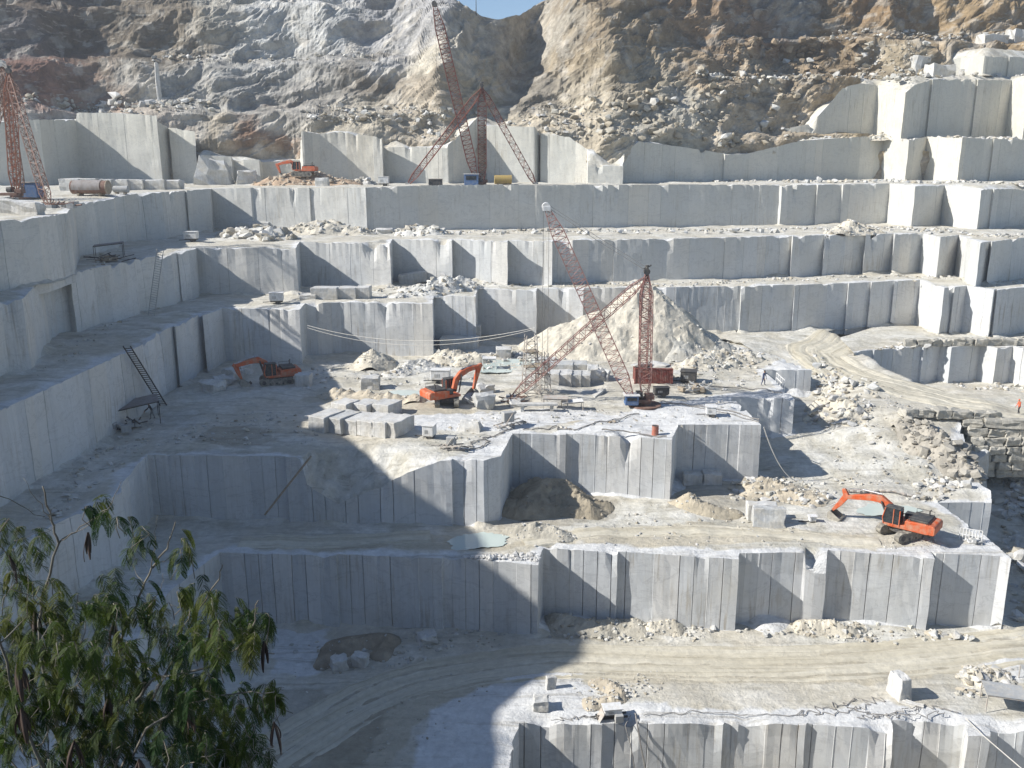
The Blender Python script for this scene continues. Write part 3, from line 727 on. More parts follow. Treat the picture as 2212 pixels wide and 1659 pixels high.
# rear benches: broken stone along the foot of each cut wall
spread(rb, 'b5', [(455, 495), (600, 498), (790, 500), (1000, 502), (1300, 499)], 420, 0.2, 1.2, 2.6, 1)
spread(rb, 'b5', [(1300, 499), (1600, 496), (1930, 490)], 330, 0.2, 0.9, 2.2, 2)
spread(rb, 'b5', [(1780, 497), (1930, 492), (1975, 499), (2040, 497), (2115, 509), (2212, 508)], 330, 0.2, 1.0, 2.6, 3)
spread(rb, 'b5', [(210, 575), (250, 530), (345, 480), (455, 495)], 90, 0.2, 0.9, 2.0, 33)
spread(rb, 'b4', [(640, 640), (845, 625), (900, 622), (1000, 612), (1096, 614), (1300, 613)], 330, 0.15, 0.8, 2.2, 4)
spread(rb, 'b4', [(1300, 613), (1500, 611), (1700, 602), (1993, 596)], 330, 0.15, 0.7, 1.8, 5)
spread(rb, 'b4', [(1993, 596), (2065, 600), (2118, 609), (2212, 608)], 150, 0.15, 0.8, 2.2, 6)
spread(rb, 'b4', [(120, 800), (200, 720), (300, 680), (425, 634)], 70, 0.15, 0.6, 1.4, 7)
spread(rb, 'b6', [(60, 400), (430, 396), (800, 394), (1040, 393)], 260, 0.2, 0.9, 4.0, 8)
spread(rb, 'b6', [(1340, 394), (1500, 393), (1700, 394), (1909, 393)], 260, 0.25, 1.1, 3.0, 9)
spread(rb, 'b6', [(1700, 397), (1909, 394), (1970, 398), (2080, 396), (2212, 402)], 330, 0.25, 1.3, 2.8, 10)
# main working floor
scatter(rb, 'b3', [(640, 800), (1130, 760), (1160, 800), (930, 830), (650, 850)], 380, 0.1, 0.7, 11)
scatter(rb, 'b3', [(1040, 770), (1170, 735), (1300, 770), (1160, 800)], 260, 0.15, 1.1, 12)
scatter(rb, 'b3', [(1420, 790), (1560, 745), (1690, 770), (1640, 815), (1560, 850), (1450, 830)], 420, 0.1, 0.7, 13)
scatter(rb, 'b3', [(880, 940), (1080, 890), (1300, 880), (1560, 850), (1600, 900), (1400, 935), (1100, 940), (960, 980)], 420, 0.06, 0.38, 14)
scatter(rb, 'b3', [(440, 900), (660, 880), (700, 960), (330, 965)], 260, 0.08, 0.5, 15)
scatter(rb, 'b3', [(30, 1120), (250, 930), (340, 900), (320, 970), (40, 1180)], 240, 0.08, 0.6, 16)
# second terrace and the slope up to the road
scatter(rb, 'b2', [(1735, 840), (1790, 866), (1840, 888), (1900, 908), (1870, 970), (1760, 920)], 520, 0.12, 1.0, 17)
scatter(rb, 'b2', [(1760, 930), (1940, 930), (2080, 1045), (1840, 1060), (1780, 1000)], 520, 0.08, 0.5, 18)
scatter(rb, 'b2', [(1560, 1080), (1600, 1030), (1840, 1045), (1800, 1090)], 300, 0.08, 0.6, 19)
scatter(rb, 'b2', [(1960, 1080), (2010, 1010), (2100, 1045), (2030, 1085)], 280, 0.1, 0.9, 20)
scatter(rb, 'b2', [(1090, 1150), (1450, 1085), (1700, 1110), (1750, 1180), (1150, 1190)], 420, 0.05, 0.36, 21)
scatter(rb, 'b2', [(980, 1205), (1160, 1195), (1165, 1214), (1000, 1206)], 240, 0.1, 0.5, 22, (0.66, 0.65, 0.62))
scatter(rb, 'b2', [(1930, 1160), (2010, 1150), (2050, 1185), (1900, 1185)], 120, 0.05, 0.35, 23)
scatter(rb, 'b2', [(1620, 715), (2000, 695), (2212, 700), (2212, 740), (1860, 745), (1740, 735)], 300, 0.1, 0.6, 24)
scatter(rb, 'b2', [(2010, 826), (2212, 830), (2250, 866), (2080, 850)], 330, 0.1, 0.8, 25)
scatter(rb, 'k', [(1848, 760), (1960, 740), (2212, 728), (2212, 744), (1960, 751)], 330, 0.15, 1.0, 26)
# lowest terrace
scatter(rb, 'b1', [(1165, 1385), (1300, 1335), (1590, 1352), (1500, 1385)], 420, 0.06, 0.5, 27)
scatter(rb, 'b1', [(1590, 1360), (1790, 1345), (2010, 1362), (2160, 1375), (1900, 1395)], 380, 0.06, 0.6, 28)
scatter(rb, 'b1', [(1230, 1460), (1420, 1450), (1440, 1500), (1260, 1535)], 260, 0.04, 0.36, 29)
scatter(rb, 'b1', [(2070, 1440), (2190, 1440), (2150, 1500), (2050, 1510)], 260, 0.06, 0.7, 30)
scatter(rb, 'b1', [(620, 1390), (980, 1360), (1160, 1370), (1000, 1420), (640, 1480)], 420, 0.05, 0.45, 31)
scatter(rb, 'b1', [(2110, 1060), (2230, 1040), (2260, 1200), (2200, 1380), (2150, 1100)], 420, 0.15, 1.5, 32)
scatter(rb, 'b1', [(560, 1500), (960, 1450), (1100, 1480), (900, 1640), (560, 1690)], 260, 0.04, 0.22, 34)
o = rb.build('rubble'); tag(o, 'pale broken stone lying along the feet of the cut walls', 'rubble', kind='stuff')
# rubble on the rocky slopes
rm = Rubble(); r = random.Random(77)
def on_rock(x0, x1, y0, y1, n, smin, smax, tint=None):
    for _ in range(n):
        px = r.uniform(x0, x1); py = r.uniform(y0, y1) if y1 > y0 else y0 + r.gauss(0, 3)
        p = mount_pt(px, py); rm.rock((p.x, p.y - 0.4, p.z), smin + (smax - smin) * r.random() ** 3, r, tint)
on_rock(880, 1330, 235, 300, 200, 0.4, 1.8); on_rock(1300, 1760, 160, 320, 120, 0.4, 2.6, (0.46, 0.40, 0.30)); on_rock(1300, 1760, 200, 320, 40, 0.4, 2.4); on_rock(650, 960, 235, 262, 130, 0.4, 1.6)
on_rock(1500, 1900, 160, 175, 150, 0.4, 2.0); on_rock(1560, 1860, 85, 165, 120, 0.4, 2.6, (0.36, 0.28, 0.19)); on_rock(1780, 2212, 70, 88, 170, 0.4, 1.6); on_rock(160, 460, 228, 245, 120, 0.4, 1.6); on_rock(330, 820, 116, 132, 120, 0.4, 1.6)
on_rock(0, 330, 215, 240, 90, 0.5, 2.2); on_rock(1180, 1560, 215, 300, 130, 0.4, 2.2, (0.5, 0.45, 0.36)); on_rock(1850, 2000, 100, 180, 120, 0.4, 1.8)
o = rm.build('slope_rubble'); tag(o, 'loose grey and tan stones lying on the ledges of the mountain', 'rubble', kind='stuff')
for (key, pts, n, seed) in (('b7', [(1600, 318), (1760, 285), (1909, 280), (1960, 290), (2079, 283), (2212, 290)], 380, 1), ('b8', [(1830, 172), (1900, 165), (2000, 165), (2212, 168)], 160, 2)):
    rr = Rubble(); q = random.Random(seed)
    for _ in range(n):
        t = q.random(); i = min(int(t * (len(pts) - 1)), len(pts) - 2); f = t * (len(pts) - 1) - i
        px = pts[i][0] + (pts[i + 1][0] - pts[i][0]) * f
        D = LEVEL[key]['D']; dd = min(D, key=lambda d: abs(CX + F * d[0].x / (d[0].y * math.cos(PITCH) - d[0].z * math.sin(PITCH)) - px))[0]
        y = dd.y + q.uniform(0.6, 7); s = 0.35 + 1.3 * q.random() ** 3
        rr.rock((dd.x * y / dd.y, y, floor_z(key, dd.x, y)), s, q)
    o = rr.build('ledge_rubble'); tag(o, 'broken stone along the %s ledge on the right' % ('upper' if key == 'b7' else 'topmost'), 'rubble', kind='stuff')
# ------------------------------------------------------------------ heaps: one thing each
def heap(label, key, spine, nrock, tint, seed, smax=0.7, step=0.35, rough=1.0, rock_tint=None, gully=0.0, pt=None):
    S = []
    for (px, py, h, rad) in spine:
        p = pt(px, py) if pt else gp(px, py, key); S.append((p.x, p.y, h, rad))
    if len(S) > 1:
        Q = []
        for a, b in zip(S, S[1:]):
            for k in range(4): Q.append(tuple(a[i] + (b[i] - a[i]) * k / 4 for i in range(4)))
        S = Q + [S[-1]]
    x0 = min(s[0] - s[3] for s in S); x1 = max(s[0] + s[3] for s in S); y0 = min(s[1] - s[3] for s in S); y1 = max(s[1] + s[3] for s in S)
    def hh(x, y):
        b = 0.0
        wx = x + 0.9 * noise.noise(Vector((x * 0.35, y * 0.35, seed))) * rough; wy = y + 0.9 * noise.noise(Vector((x * 0.35, y * 0.35, seed + 4))) * rough
        for (a, c, h, rad) in S:
            d = math.hypot(wx - a, wy - c) / rad
            if d < 1: b = max(b, h * (1 - d) ** 0.95)
        if b <= 0: return -0.15
        ang = math.atan2(y - S[0][1], x - S[0][0])
        b += min(1, b) * (0.30 * rough * noise.fractal(Vector((x * 0.8, y * 0.8, seed)), 0.8, 2.1, 4) + gully * noise.noise(Vector((ang * 5, seed, 0.2 * b))))
        return b
    nx = int((x1 - x0) / step) + 2; ny = int((y1 - y0) / step) + 2; V = []; T = []
    for j in range(ny):
        for i in range(nx):
            x = x0 + i * step; y = y0 + j * step; h = hh(x, y); V.append((x, y, (floor_z(key, x, y) if key else S[0][2]) + h))
            k = 1 + 0.3 * noise.fractal(Vector((x * 0.6, y * 0.6, seed + 3)), 0.8, 2.1, 3); T.append([c * k for c in tint])
    Fq = []
    for j in range(ny - 1):
        for i in range(nx - 1):
            q = (j * nx + i, j * nx + i + 1, (j + 1) * nx + i + 1, (j + 1) * nx + i)
            if any(V[a][2] - floor_z(key, V[a][0], V[a][1]) > -0.1 for a in q): Fq.append(q)
    R = Rubble(); R.surf(V, Fq, T); rr = random.Random(seed); k = 0; g = 0
    while k < nrock and g < nrock * 20:
        g += 1; x = rr.uniform(x0, x1); y = rr.uniform(y0, y1); h = hh(x, y)
        if h > 0.03: R.rock((x, y, floor_z(key, x, y) + h), 0.1 + (smax - 0.1) * rr.random() ** 3, rr, rock_tint, 0.35); k += 1
    o = R.build('rubble_heap'); c = Vector((S[0][0], S[0][1], floor_z(key, S[0][0], S[0][1])))
    o.data.transform(Matrix.Translation(-c)); o.location = c
    return tag(o, label, 'rubble heap')
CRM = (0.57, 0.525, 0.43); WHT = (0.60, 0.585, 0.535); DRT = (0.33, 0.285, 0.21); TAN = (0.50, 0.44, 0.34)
heap('tall cream gravel heap with a white chute down its right face behind the middle crane', 'b3', [(1392, 742, 9.0, 11.0), (1330, 752, 6.4, 9.0), (1250, 755, 4.4, 7.0), (1195, 752, 3.2, 5.0)], 150, CRM, 1, 0.6, 0.4, 0.8, gully=0.4)
heap('low grey gravel bank at the right foot of the tall cream heap', 'b3', [(1510, 752, 2.6, 5.0), (1460, 765, 2.6, 4.6)], 160, (0.50, 0.48, 0.42), 2, 0.7)
heap('small cone of pale crushed stone near the left excavator in sunlight', 'b3', [(805, 792, 2.5, 3.1)], 90, CRM, 3, 0.4, 0.25)
heap('low pale rubble mound beside the small cone of crushed stone', 'b3', [(885, 800, 1.2, 2.2), (915, 795, 1.2, 2.4), (860, 808, 0.7, 2.0)], 150, WHT, 4, 0.6, 0.3)
heap('rubble mound in front of the big sawn block under the wall', 'b3', [(960, 782, 1.5, 2.6), (1000, 785, 1.3, 2.4), (1025, 782, 1.3, 2.2)], 150, CRM, 5, 0.7, 0.3)
heap('long low bank of cream mud behind the row of sawn blocks', 'b3', [(720, 855, 0.9, 1.6), (800, 862, 0.9, 1.6), (890, 866, 0.8, 1.5)], 120, TAN, 6, 0.35, 0.25)
heap('white broken stone spread on the ledge left of the gravel heap', 'b4', [(960, 628, 2.3, 3.2), (905, 634, 1.3, 3.2), (1000, 622, 1.8, 3.0), (860, 640, 0.6, 2.0)], 330, WHT, 7, 0.9, 0.35)
heap('pile of white boulders on the left end of the upper bench', 'b5', [(580, 514, 1.9, 4.0), (545, 513, 1.5, 3.0), (500, 511, 0.9, 2.4)], 260, WHT, 8, 2.2, 0.4)
heap('cream crushed stone heap right of the white boulder pile', 'b5', [(715, 506, 2.7, 4.6), (660, 506, 2.0, 4.0), (770, 506, 1.4, 3.6)], 300, CRM, 9, 1.0, 0.4)
heap('white stone heap under the wall left of the middle crane boom head', 'b5', [(895, 508, 1.6, 3.2), (935, 507, 1.4, 3.2)], 200, WHT, 10, 1.4, 0.35)
heap('small cream heap of stones below the upper right wall', 'b5', [(1838, 502, 2.2, 3.4), (1870, 501, 1.2, 3.0), (1810, 503, 1.0, 2.4)], 220, CRM, 11, 0.9, 0.35)
heap('sandy heap with scattered stones at the head of the haul road', 'b2', [(1915, 704, 2.7, 3.6), (1965, 704, 1.8, 4.0), (2040, 706, 0.8, 3.0)], 330, TAN, 12, 0.9, 0.35, rock_tint=(0.58, 0.53, 0.44))
heap('pale heap cut by the right edge of the photo above the road', 'b2', [(2215, 700, 2.8, 4.5)], 90, CRM, 13, 0.7, 0.4)
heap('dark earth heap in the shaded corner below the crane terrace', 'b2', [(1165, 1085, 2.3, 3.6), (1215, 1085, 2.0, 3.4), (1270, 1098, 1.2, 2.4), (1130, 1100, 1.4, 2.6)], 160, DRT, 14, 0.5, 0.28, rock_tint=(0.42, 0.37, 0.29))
heap('ridge of wet grey mud beside the turquoise puddle', 'b2', [(1120, 1150, 0.8, 1.4), (1165, 1152, 1.0, 1.6), (1215, 1158, 0.6, 1.4)], 90, (0.45, 0.42, 0.35), 15, 0.35, 0.22)
heap('small brown earth mound at the foot of the right wall corner', 'b2', [(1478, 1092, 1.4, 1.5), (1515, 1103, 0.8, 1.5), (1560, 1108, 0.7, 1.6)], 70, (0.42, 0.37, 0.28), 16, 0.35, 0.22)
heap('rough grey rubble mound behind the pair of white blocks', 'b2', [(1640, 1058, 1.3, 2.2), (1700, 1066, 1.0, 2.2), (1750, 1080, 0.7, 2.0)], 220, TAN, 17, 0.9, 0.25)
heap('stony mound beside the worker above the crane terrace steps', 'b3', [(1560, 778, 1.8, 3.0), (1500, 790, 1.3, 3.0), (1610, 778, 1.0, 2.4)], 330, CRM, 18, 0.8, 0.3)
heap('tumbled pale rubble on the slope below the haul road', 'b2', [(1785, 885, 1.5, 2.2), (1830, 905, 1.1, 2.4), (1765, 895, 1.0, 1.8)], 200, CRM, 19, 1.3, 0.3)
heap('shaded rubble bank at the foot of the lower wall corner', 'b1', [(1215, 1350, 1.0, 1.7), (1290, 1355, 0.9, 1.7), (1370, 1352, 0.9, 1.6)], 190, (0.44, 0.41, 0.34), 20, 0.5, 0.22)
heap('sunlit crumbled heap at the foot of the lower wall', 'b1', [(1410, 1362, 0.8, 1.1), (1450, 1362, 0.7, 1.1)], 80, CRM, 21, 0.35, 0.2)
heap('pale heap of crumbs under the chipped corner of the lower wall', 'b1', [(1745, 1363, 0.9, 1.2), (1785, 1363, 1.1, 1.2), (1840, 1366, 0.6, 1.2)], 110, CRM, 22, 0.4, 0.2)
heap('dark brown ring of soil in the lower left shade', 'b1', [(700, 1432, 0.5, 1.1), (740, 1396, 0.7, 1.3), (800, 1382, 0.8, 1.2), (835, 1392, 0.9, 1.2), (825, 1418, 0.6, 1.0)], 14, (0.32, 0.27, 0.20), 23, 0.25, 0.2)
heap('brown and cream rubble near the bottom machine', 'b1', [(1300, 1478, 0.5, 0.9), (1330, 1500, 0.5, 0.9), (1275, 1522, 0.35, 0.7)], 110, TAN, 24, 0.35, 0.16)
heap('broken slabs and rubble behind the metal canopy', 'b1', [(2110, 1470, 0.9, 1.2), (2150, 1462, 0.7, 1.2)], 140, CRM, 25, 0.8, 0.2)
heap('dark grey boulder slope above the lower right road edge', 'b2', [(1985, 945, 1.7, 2.4), (2040, 985, 1.8, 2.4), (2075, 1020, 1.4, 2.0)], 330, (0.38, 0.35, 0.295), 26, 1.4, 0.3, 1.6, rock_tint=(0.44, 0.41, 0.35))
heap('orange brown rubble mound under the upper excavator', 'b6', [(640, 391, 2.6, 6.0), (690, 391, 2.4, 5.0), (590, 392, 1.6, 4.0), (740, 391, 1.2, 4.0)], 420, (0.46, 0.34, 0.235), 27, 1.5, 0.5, rock_tint=(0.52, 0.44, 0.34), pt=lambda a, b: gpy(a, 'b6', 174))
heap('white boulders at the foot of the upper wall beside the small cabin', 'b6', [(790, 391, 1.1, 2.4), (770, 391, 0.8, 2.2)], 90, WHT, 28, 1.8, 0.4, pt=lambda a, b: gpy(a, 'b6', 180))
heap('stony heap on the right end of the second upper ledge', 'b7', [(1905, 280, 1.6, 4.0), (1945, 285, 1.2, 3.0)], 160, CRM, 29, 1.6, 0.5, pt=lambda a, b: gpy(a, 'b7', 214))
# ------------------------------------------------------------------ single boulders
def boulder_mesh(i):
    V, Fc = ROCKS[i % len(ROCKS)]
    me = bpy.data.meshes.new('boulder'); me.from_pydata(V.tolist(), [], Fc.tolist()); me.materials.append(M['block']); return me
BM = [boulder_mesh(i) for i in range(len(ROCKS))]
def boulder(p, size, label, r, group=None, dim=None, rz=None):
    o = bpy.data.objects.new('boulder', BM[r.randrange(len(BM))]); COL.objects.link(o)
    d = dim or (r.uniform(0.9, 1.4), r.uniform(0.8, 1.1), r.uniform(0.65, 0.95))
    o.scale = (size * d[0], size * d[1], size * d[2]); o.rotation_euler = (r.uniform(-.25, .25), r.uniform(-.25, .25), r.uniform(0, 6.28) if rz is None else rz)
    o.location = (p[0], p[1], p[2] + size * d[2] * 0.36)
    return tag(o, label, 'boulder', group)
def boulders(key, pts, n, smin, smax, label, group, seed, width=1.5):
    r = random.Random(seed); W = [P(p, LEVEL[key]['z']) for p in pts]
    for k in range(n):
        p = poly_at(W, (k + r.random()) / n); q = Vector((p.x, p.y - abs(r.gauss(0, 1)) * width * 0.6, 0)); q.z = floor_z(key, q.x, q.y)
        boulder(q, smin + (smax - smin) * r.random() ** 1.8, label, r, group)
boulders('b5', [(900, 507), (1200, 506), (1480, 504), (1700, 501)], 20, 0.7, 1.5, 'pale boulder on the bench strewn with stones behind the middle crane boom', 'boulders on the bench behind the crane boom', 1)
boulders('b5', [(1580, 500), (1640, 500)], 6, 0.8, 1.5, 'cream boulder in the little cluster under the upper wall', 'boulder cluster under the upper wall', 2)
boulders('b5', [(1950, 498), (2200, 510)], 8, 0.5, 1.1, 'small pale stone at the foot of the white upper right wall', 'stones at the upper right wall', 3)
boulders('b6', [(1700, 398), (1909, 395), (1960, 399)], 14, 0.8, 1.6, 'angular pale boulder along the ledge under the ragged grey wall', 'boulders under the ragged grey wall', 4)
boulders('b2', [(1755, 868), (1810, 900), (1880, 918)], 14, 0.5, 1.3, 'pale angular boulder tumbled below the bend of the haul road', 'boulders below the road bend', 5, 2.2)
boulders('b1', [(2150, 1060), (2200, 1120), (2230, 1180), (2190, 1250)], 14, 0.9, 2.0, 'large pale boulder in the gully below the stacked block wall', 'boulders in the right gully', 6, 2.0)
boulders('b2', [(2000, 1040), (2090, 1060)], 6, 0.5, 1.1, 'white boulder on the right rim of the second terrace', 'boulders on the right rim', 7)
boulders('b3', [(1060, 770), (1160, 760)], 8, 0.5, 1.2, 'pale boulder among the stones left of the tall gravel heap', 'boulders left of the gravel heap', 8, 1.5)
boulders('b1', [(1520, 1358), (1650, 1368), (1990, 1372), (2100, 1378)], 9, 0.35, 0.8, 'small white stone at the edge of the lower road', 'stones by the lower road', 9, 0.5)
r = random.Random(8)
for px, py, s, lab in ((758, 245, 1.6, 'rounded white boulder perched left on the rock ledge behind the tall crane'), (790, 245, 1.9, 'rounded white boulder perched right on the rock ledge behind the tall crane'), (820, 250, 1.3, 'small grey boulder on the rock ledge behind the tall crane'),
                       (1330, 225, 2.0, 'cream boulder on the slope right of the dark gully'), (1410, 228, 2.2, 'square cream boulder on the mid slope right of the cranes'), (1455, 225, 2.0, 'pale boulder beside the square cream one on the mid slope'),
                       (1565, 300, 2.6, 'big tan boulder at the foot of the slope above the ragged wall'), (1700, 130, 2.0, 'white boulder in the dark hollow on the upper right slope'), (1745, 135, 2.2, 'second white boulder in the dark hollow on the upper right slope'), (1650, 265, 2.6, 'tan boulder by the dark overhang on the right slope'),
                       (250, 215, 3.0, 'large tan boulder leaning on the red earth face'), (335, 228, 2.4, 'pale blue grey boulder under the white upright slab'), (410, 232, 2.2, 'cream boulder right of the white upright slab')):
    p = mount_pt(px, py); boulder((p.x, p.y - 0.6, p.z - 0.3), s, lab, r)
# ------------------------------------------------------------------ sawn blocks, one object each
def sawn(name, w, d, h, seed, rough=0.03, cut=None):
    r = random.Random(seed); m = MB()
    bm = bmesh.new(); bmesh.ops.create_cube(bm, size=1.0)
    bmesh.ops.subdivide_edges(bm, edges=bm.edges[:], cuts=2, use_grid_fill=True)
    for v in bm.verts:
        c = Vector((v.co.x * w, v.co.y * d, (v.co.z + 0.5) * h))
        k = sum(1 for a in v.co if abs(abs(a) - 0.5) < 1e-4)
        s = rough * (1 if k < 2 else 1.6)
        c += Vector((r.uniform(-s, s), r.uniform(-s, s), r.uniform(-s, s) if v.co.z > -0.4 else 0))
        if cut: c = cut(c)
        v.co = c
    me = bpy.data.meshes.new(name); bm.to_mesh(me); bm.free()
    b2 = bmesh.new(); b2.from_mesh(me); bmesh.ops.bevel(b2, geom=[e for e in b2.edges if len(e.link_faces) == 2 and e.calc_face_angle(0) > 0.9], offset=min(0.05, rough + 0.015), segments=1, affect='EDGES'); b2.to_mesh(me); b2.free()
    me.materials.append(M['block']); return me
BN = [0]
def block(px, py, key, w, d, h, rz, label, group=None, rough=0.035, tilt=(0, 0), lift=0.0, p=None, cat='stone block', cut=None):
    BN[0] += 1
    p = p or gp(px, py, key)
    o = bpy.data.objects.new('stone_block', sawn('stone_block', w, d, h, BN[0] * 7, rough, cut)); COL.objects.link(o)
    R = math.radians(rz)                                     # (px,py) is the middle of the near bottom edge
    o.location = (p.x - math.sin(R) * d / 2, p.y + math.cos(R) * d / 2, p.z - 0.06 + lift); o.rotation_euler = (math.radians(tilt[0]), math.radians(tilt[1]), R)
    return tag(o, label, cat, group)
# row beside the shadow edge on the crane terrace
G = 'sawn blocks in the row on the crane terrace'
rowlab = ['grey sawn block at the shaded left end of the row', 'second shaded sawn block from the left end of the row', 'third sawn block of the row, half in shadow', 'fourth sawn block of the row with a pencilled face', 'fifth sawn block of the row, fully sunlit', 'pale sawn block closing the right end of the row']
for i, (px, py, w) in enumerate(((684, 933, 1.9), (721, 936, 1.85), (755, 940, 1.75), (788, 942, 1.75), (818, 945, 1.6), (842, 946, 1.25))):
    block(px, py, 'b3', w, 3.3, 1.55, -27, rowlab[i], G)
for i, (px, py, w, lab) in enumerate(((732, 902, 1.9, 'shaded sawn block in the rear of the row, left one'), (776, 903, 2.0, 'sawn block in the rear of the row, middle one'), (822, 904, 2.1, 'sunlit sawn block in the rear of the row, right one'))):
    block(px, py, 'b3', w, 2.4, 1.5, -27, lab, G)
# group left of the container
G = 'sawn blocks stacked left of the red container'
for i, (px, py, w, lab) in enumerate(((1192, 834, 1.7, 'front sawn block at the left of the group by the container'), (1219, 834, 1.7, 'second front sawn block of the group by the container'), (1242, 836, 1.4, 'third front sawn block of the group by the container'), (1262, 836, 1.4, 'front sawn block nearest the crane mast in its group'))):
    block(px, py, 'b3', w, 2.6, 1.45, -6, lab, G)
for i, (px, py, w, lab) in enumerate(((1186, 813, 1.8, 'rear sawn block at the left of the group by the container'), (1217, 813, 2.3, 'rear middle sawn block of the group by the container'), (1250, 812, 2.0, 'rear sawn block second from the right by the container'), (1280, 822, 1.3, 'grey sawn block standing behind the right end of the group'))):
    block(px, py, 'b3', w, 2.4, 1.5, -6, lab, G)
block(991, 757, 'b3', 5.2, 3.2, 1.6, -2, 'long sawn slab block lying under the blue shaded wall', tilt=(0, 0))
block(996, 738, 'b3', 5.6, 1.4, 2.4, -2, 'tall sawn slab leaning against the blue shaded wall behind the long block')
block(1088, 775, 'b3', 2.0, 1.8, 1.35, 0, 'white cube block beside the shallow pool', rough=0.05)
block(799, 842, 'b3', 2.1, 1.6, 1.45, 3, 'white wrapped looking block in sun right of the shadow', rough=0.07)
block(1012, 933, 'b3', 2.3, 1.3, 1.0, -12, 'wedge of broken white marble in front of the excavator', rough=0.09, cut=lambda c: Vector((c.x * (1 - 0.25 * c.z), c.y * (1 - 0.45 * c.z), c.z)))
block(1050, 885, 'b3', 2.0, 1.6, 1.55, 12, 'large grey boulder block standing right of the excavator bucket', rough=0.16)
block(1015, 872, 'b3', 1.5, 1.2, 0.8, -20, 'low pale stone under the excavator bucket', rough=0.14)
block(1052, 852, 'b3', 1.7, 1.3, 1.0, 15, 'white boulder block behind the grey one by the bucket', rough=0.15)
block(1115, 880, 'b3', 1.2, 1.6, 0.5, 5, 'thin slab lying by the scaffold foot', rough=0.06)
block(1293, 826, 'b3', 1.7, 1.2, 1.4, 14, 'cream boulder block left of the boom foot', rough=0.15)
block(1312, 822, 'b3', 0.3, 2.6, 1.3, 50, 'thin slab leaning on the cream boulder near the boom', tilt=(0, 28), rough=0.05)
block(1273, 858, 'b3', 1.6, 2.6, 0.3, -35, 'flat white slab tipped on the floor before the boom', tilt=(10, -14), rough=0.04)
block(1178, 785, 'b3', 2.4, 1.3, 0.6, -10, 'white slab lying at the edge of the pool', rough=0.08)
block(653, 836, 'b3', 1.7, 1.4, 1.5, -5, 'pale block behind the shaded excavator', rough=0.05)
for i, (px, py, w, h, lab) in enumerate(((445, 848, 2.6, 1.2, 'bluish block at the near end of the shaded row by the left wall'), (470, 836, 2.0, 1.1, 'second bluish block in the shaded row by the left wall'), (492, 822, 2.0, 1.3, 'third bluish block in the shaded row by the left wall'), (512, 812, 1.8, 1.3, 'far bluish block of the shaded row near the excavator bucket'))):
    block(px, py, 'b3', w, 1.8, h, -35, lab, 'bluish blocks in the shade by the left wall', rough=0.12)
# second terrace
block(1497, 1048, 'b2', 1.85, 1.9, 1.15, -4, 'grey sawn block, left of the pair in the wall shadow', rough=0.05)
block(1539, 1050, 'b2', 1.75, 1.9, 1.15, -4, 'grey sawn block, right of the pair in the wall shadow', rough=0.05)
block(1646, 1124, 'b2', 2.6, 1.1, 1.6, -6, 'white slab block standing behind its twin near the red excavator', rough=0.05)
block(1662, 1140, 'b2', 2.7, 1.5, 1.55, -8, 'white block with a chipped front near the red excavator', rough=0.07, cut=lambda c: Vector((c.x, c.y + (0.35 * c.z if c.y < 0 else 0), c.z)))
# third terrace
for i, (px, py, w, h, lab) in enumerate(((664, 640, 2.2, 0.7, 'low green grey slab at the left end of the blocks under the wall'), (700, 637, 3.6, 1.6, 'broad blue shaded block under the wall of the third terrace'), (748, 636, 2.6, 1.55, 'middle blue shaded block under the wall of the third terrace'), (783, 634, 1.9, 1.6, 'right blue shaded block with one sunlit corner'))):
    block(px, py, 'b4', w, 2.0, h, -2, lab, 'shaded blocks under the third terrace wall', p=gpy(px, 'b4', 118.2 + 0.5 * i))
block(893, 612, 'b4', 4.2, 1.4, 1.6, 4, 'tilted blue block behind the white rubble', tilt=(0, -8))
# fourth and fifth terraces
block(545, 498, 'b5', 5.8, 2.4, 1.5, -3, 'long flat sawn block on the bench above the dark blue wall', rough=0.08)
block(830, 506, 'b5', 2.6, 1.6, 0.9, 8, 'pale flat stone beside the cream heap', rough=0.12)
G = 'blocks in the row at the foot of the upper left wall'
for i, (px, w, h, lab) in enumerate(((150, 3.2, 2.0, 'greenish sawn block at the left end of the far row'), (186, 3.6, 1.9, 'white topped block second in the far row'), (222, 3.2, 1.8, 'white topped block third in the far row'), (256, 3.2, 1.8, 'white topped block fourth in the far row'), (290, 3.0, 1.7, 'grey block fifth in the far row'), (330, 4.0, 1.7, 'long grey block sixth in the far row'), (368, 3.0, 1.6, 'pale block closing the right end of the far row'))):
    block(px, 0, 'b6', w, 2.6, h, 0, lab, G, p=gpy(px, 'b6', 148 + i * 0.6), rough=0.06)
block(660, 0, 'b6', 3.6, 2.4, 2.6, 20, 'big cream cut block left of the orange brown rubble', p=gpy(535, 'b6', 178), rough=0.2)
block(660, 0, 'b6', 7.0, 3.0, 4.6, 8, 'tall cream cut rock beside the upper left wall', p=gpy(462, 'b6', 177), rough=0.35, cut=lambda c: Vector((c.x * (1 - 0.07 * c.z), c.y, c.z * (1 - 0.03 * c.x))))
block(680, 0, 'b6', 2.3, 1.6, 1.5, 0, 'white cube block before the orange brown rubble', p=gpy(695, 'b6', 163), rough=0.06)
block(38, 452, 'b6', 4.2, 1.6, 1.5, -6, 'grey wedge block at the left rim below the blue cabin', tilt=(0, 6), rough=0.1, p=gpy(36, 'b6', 92))
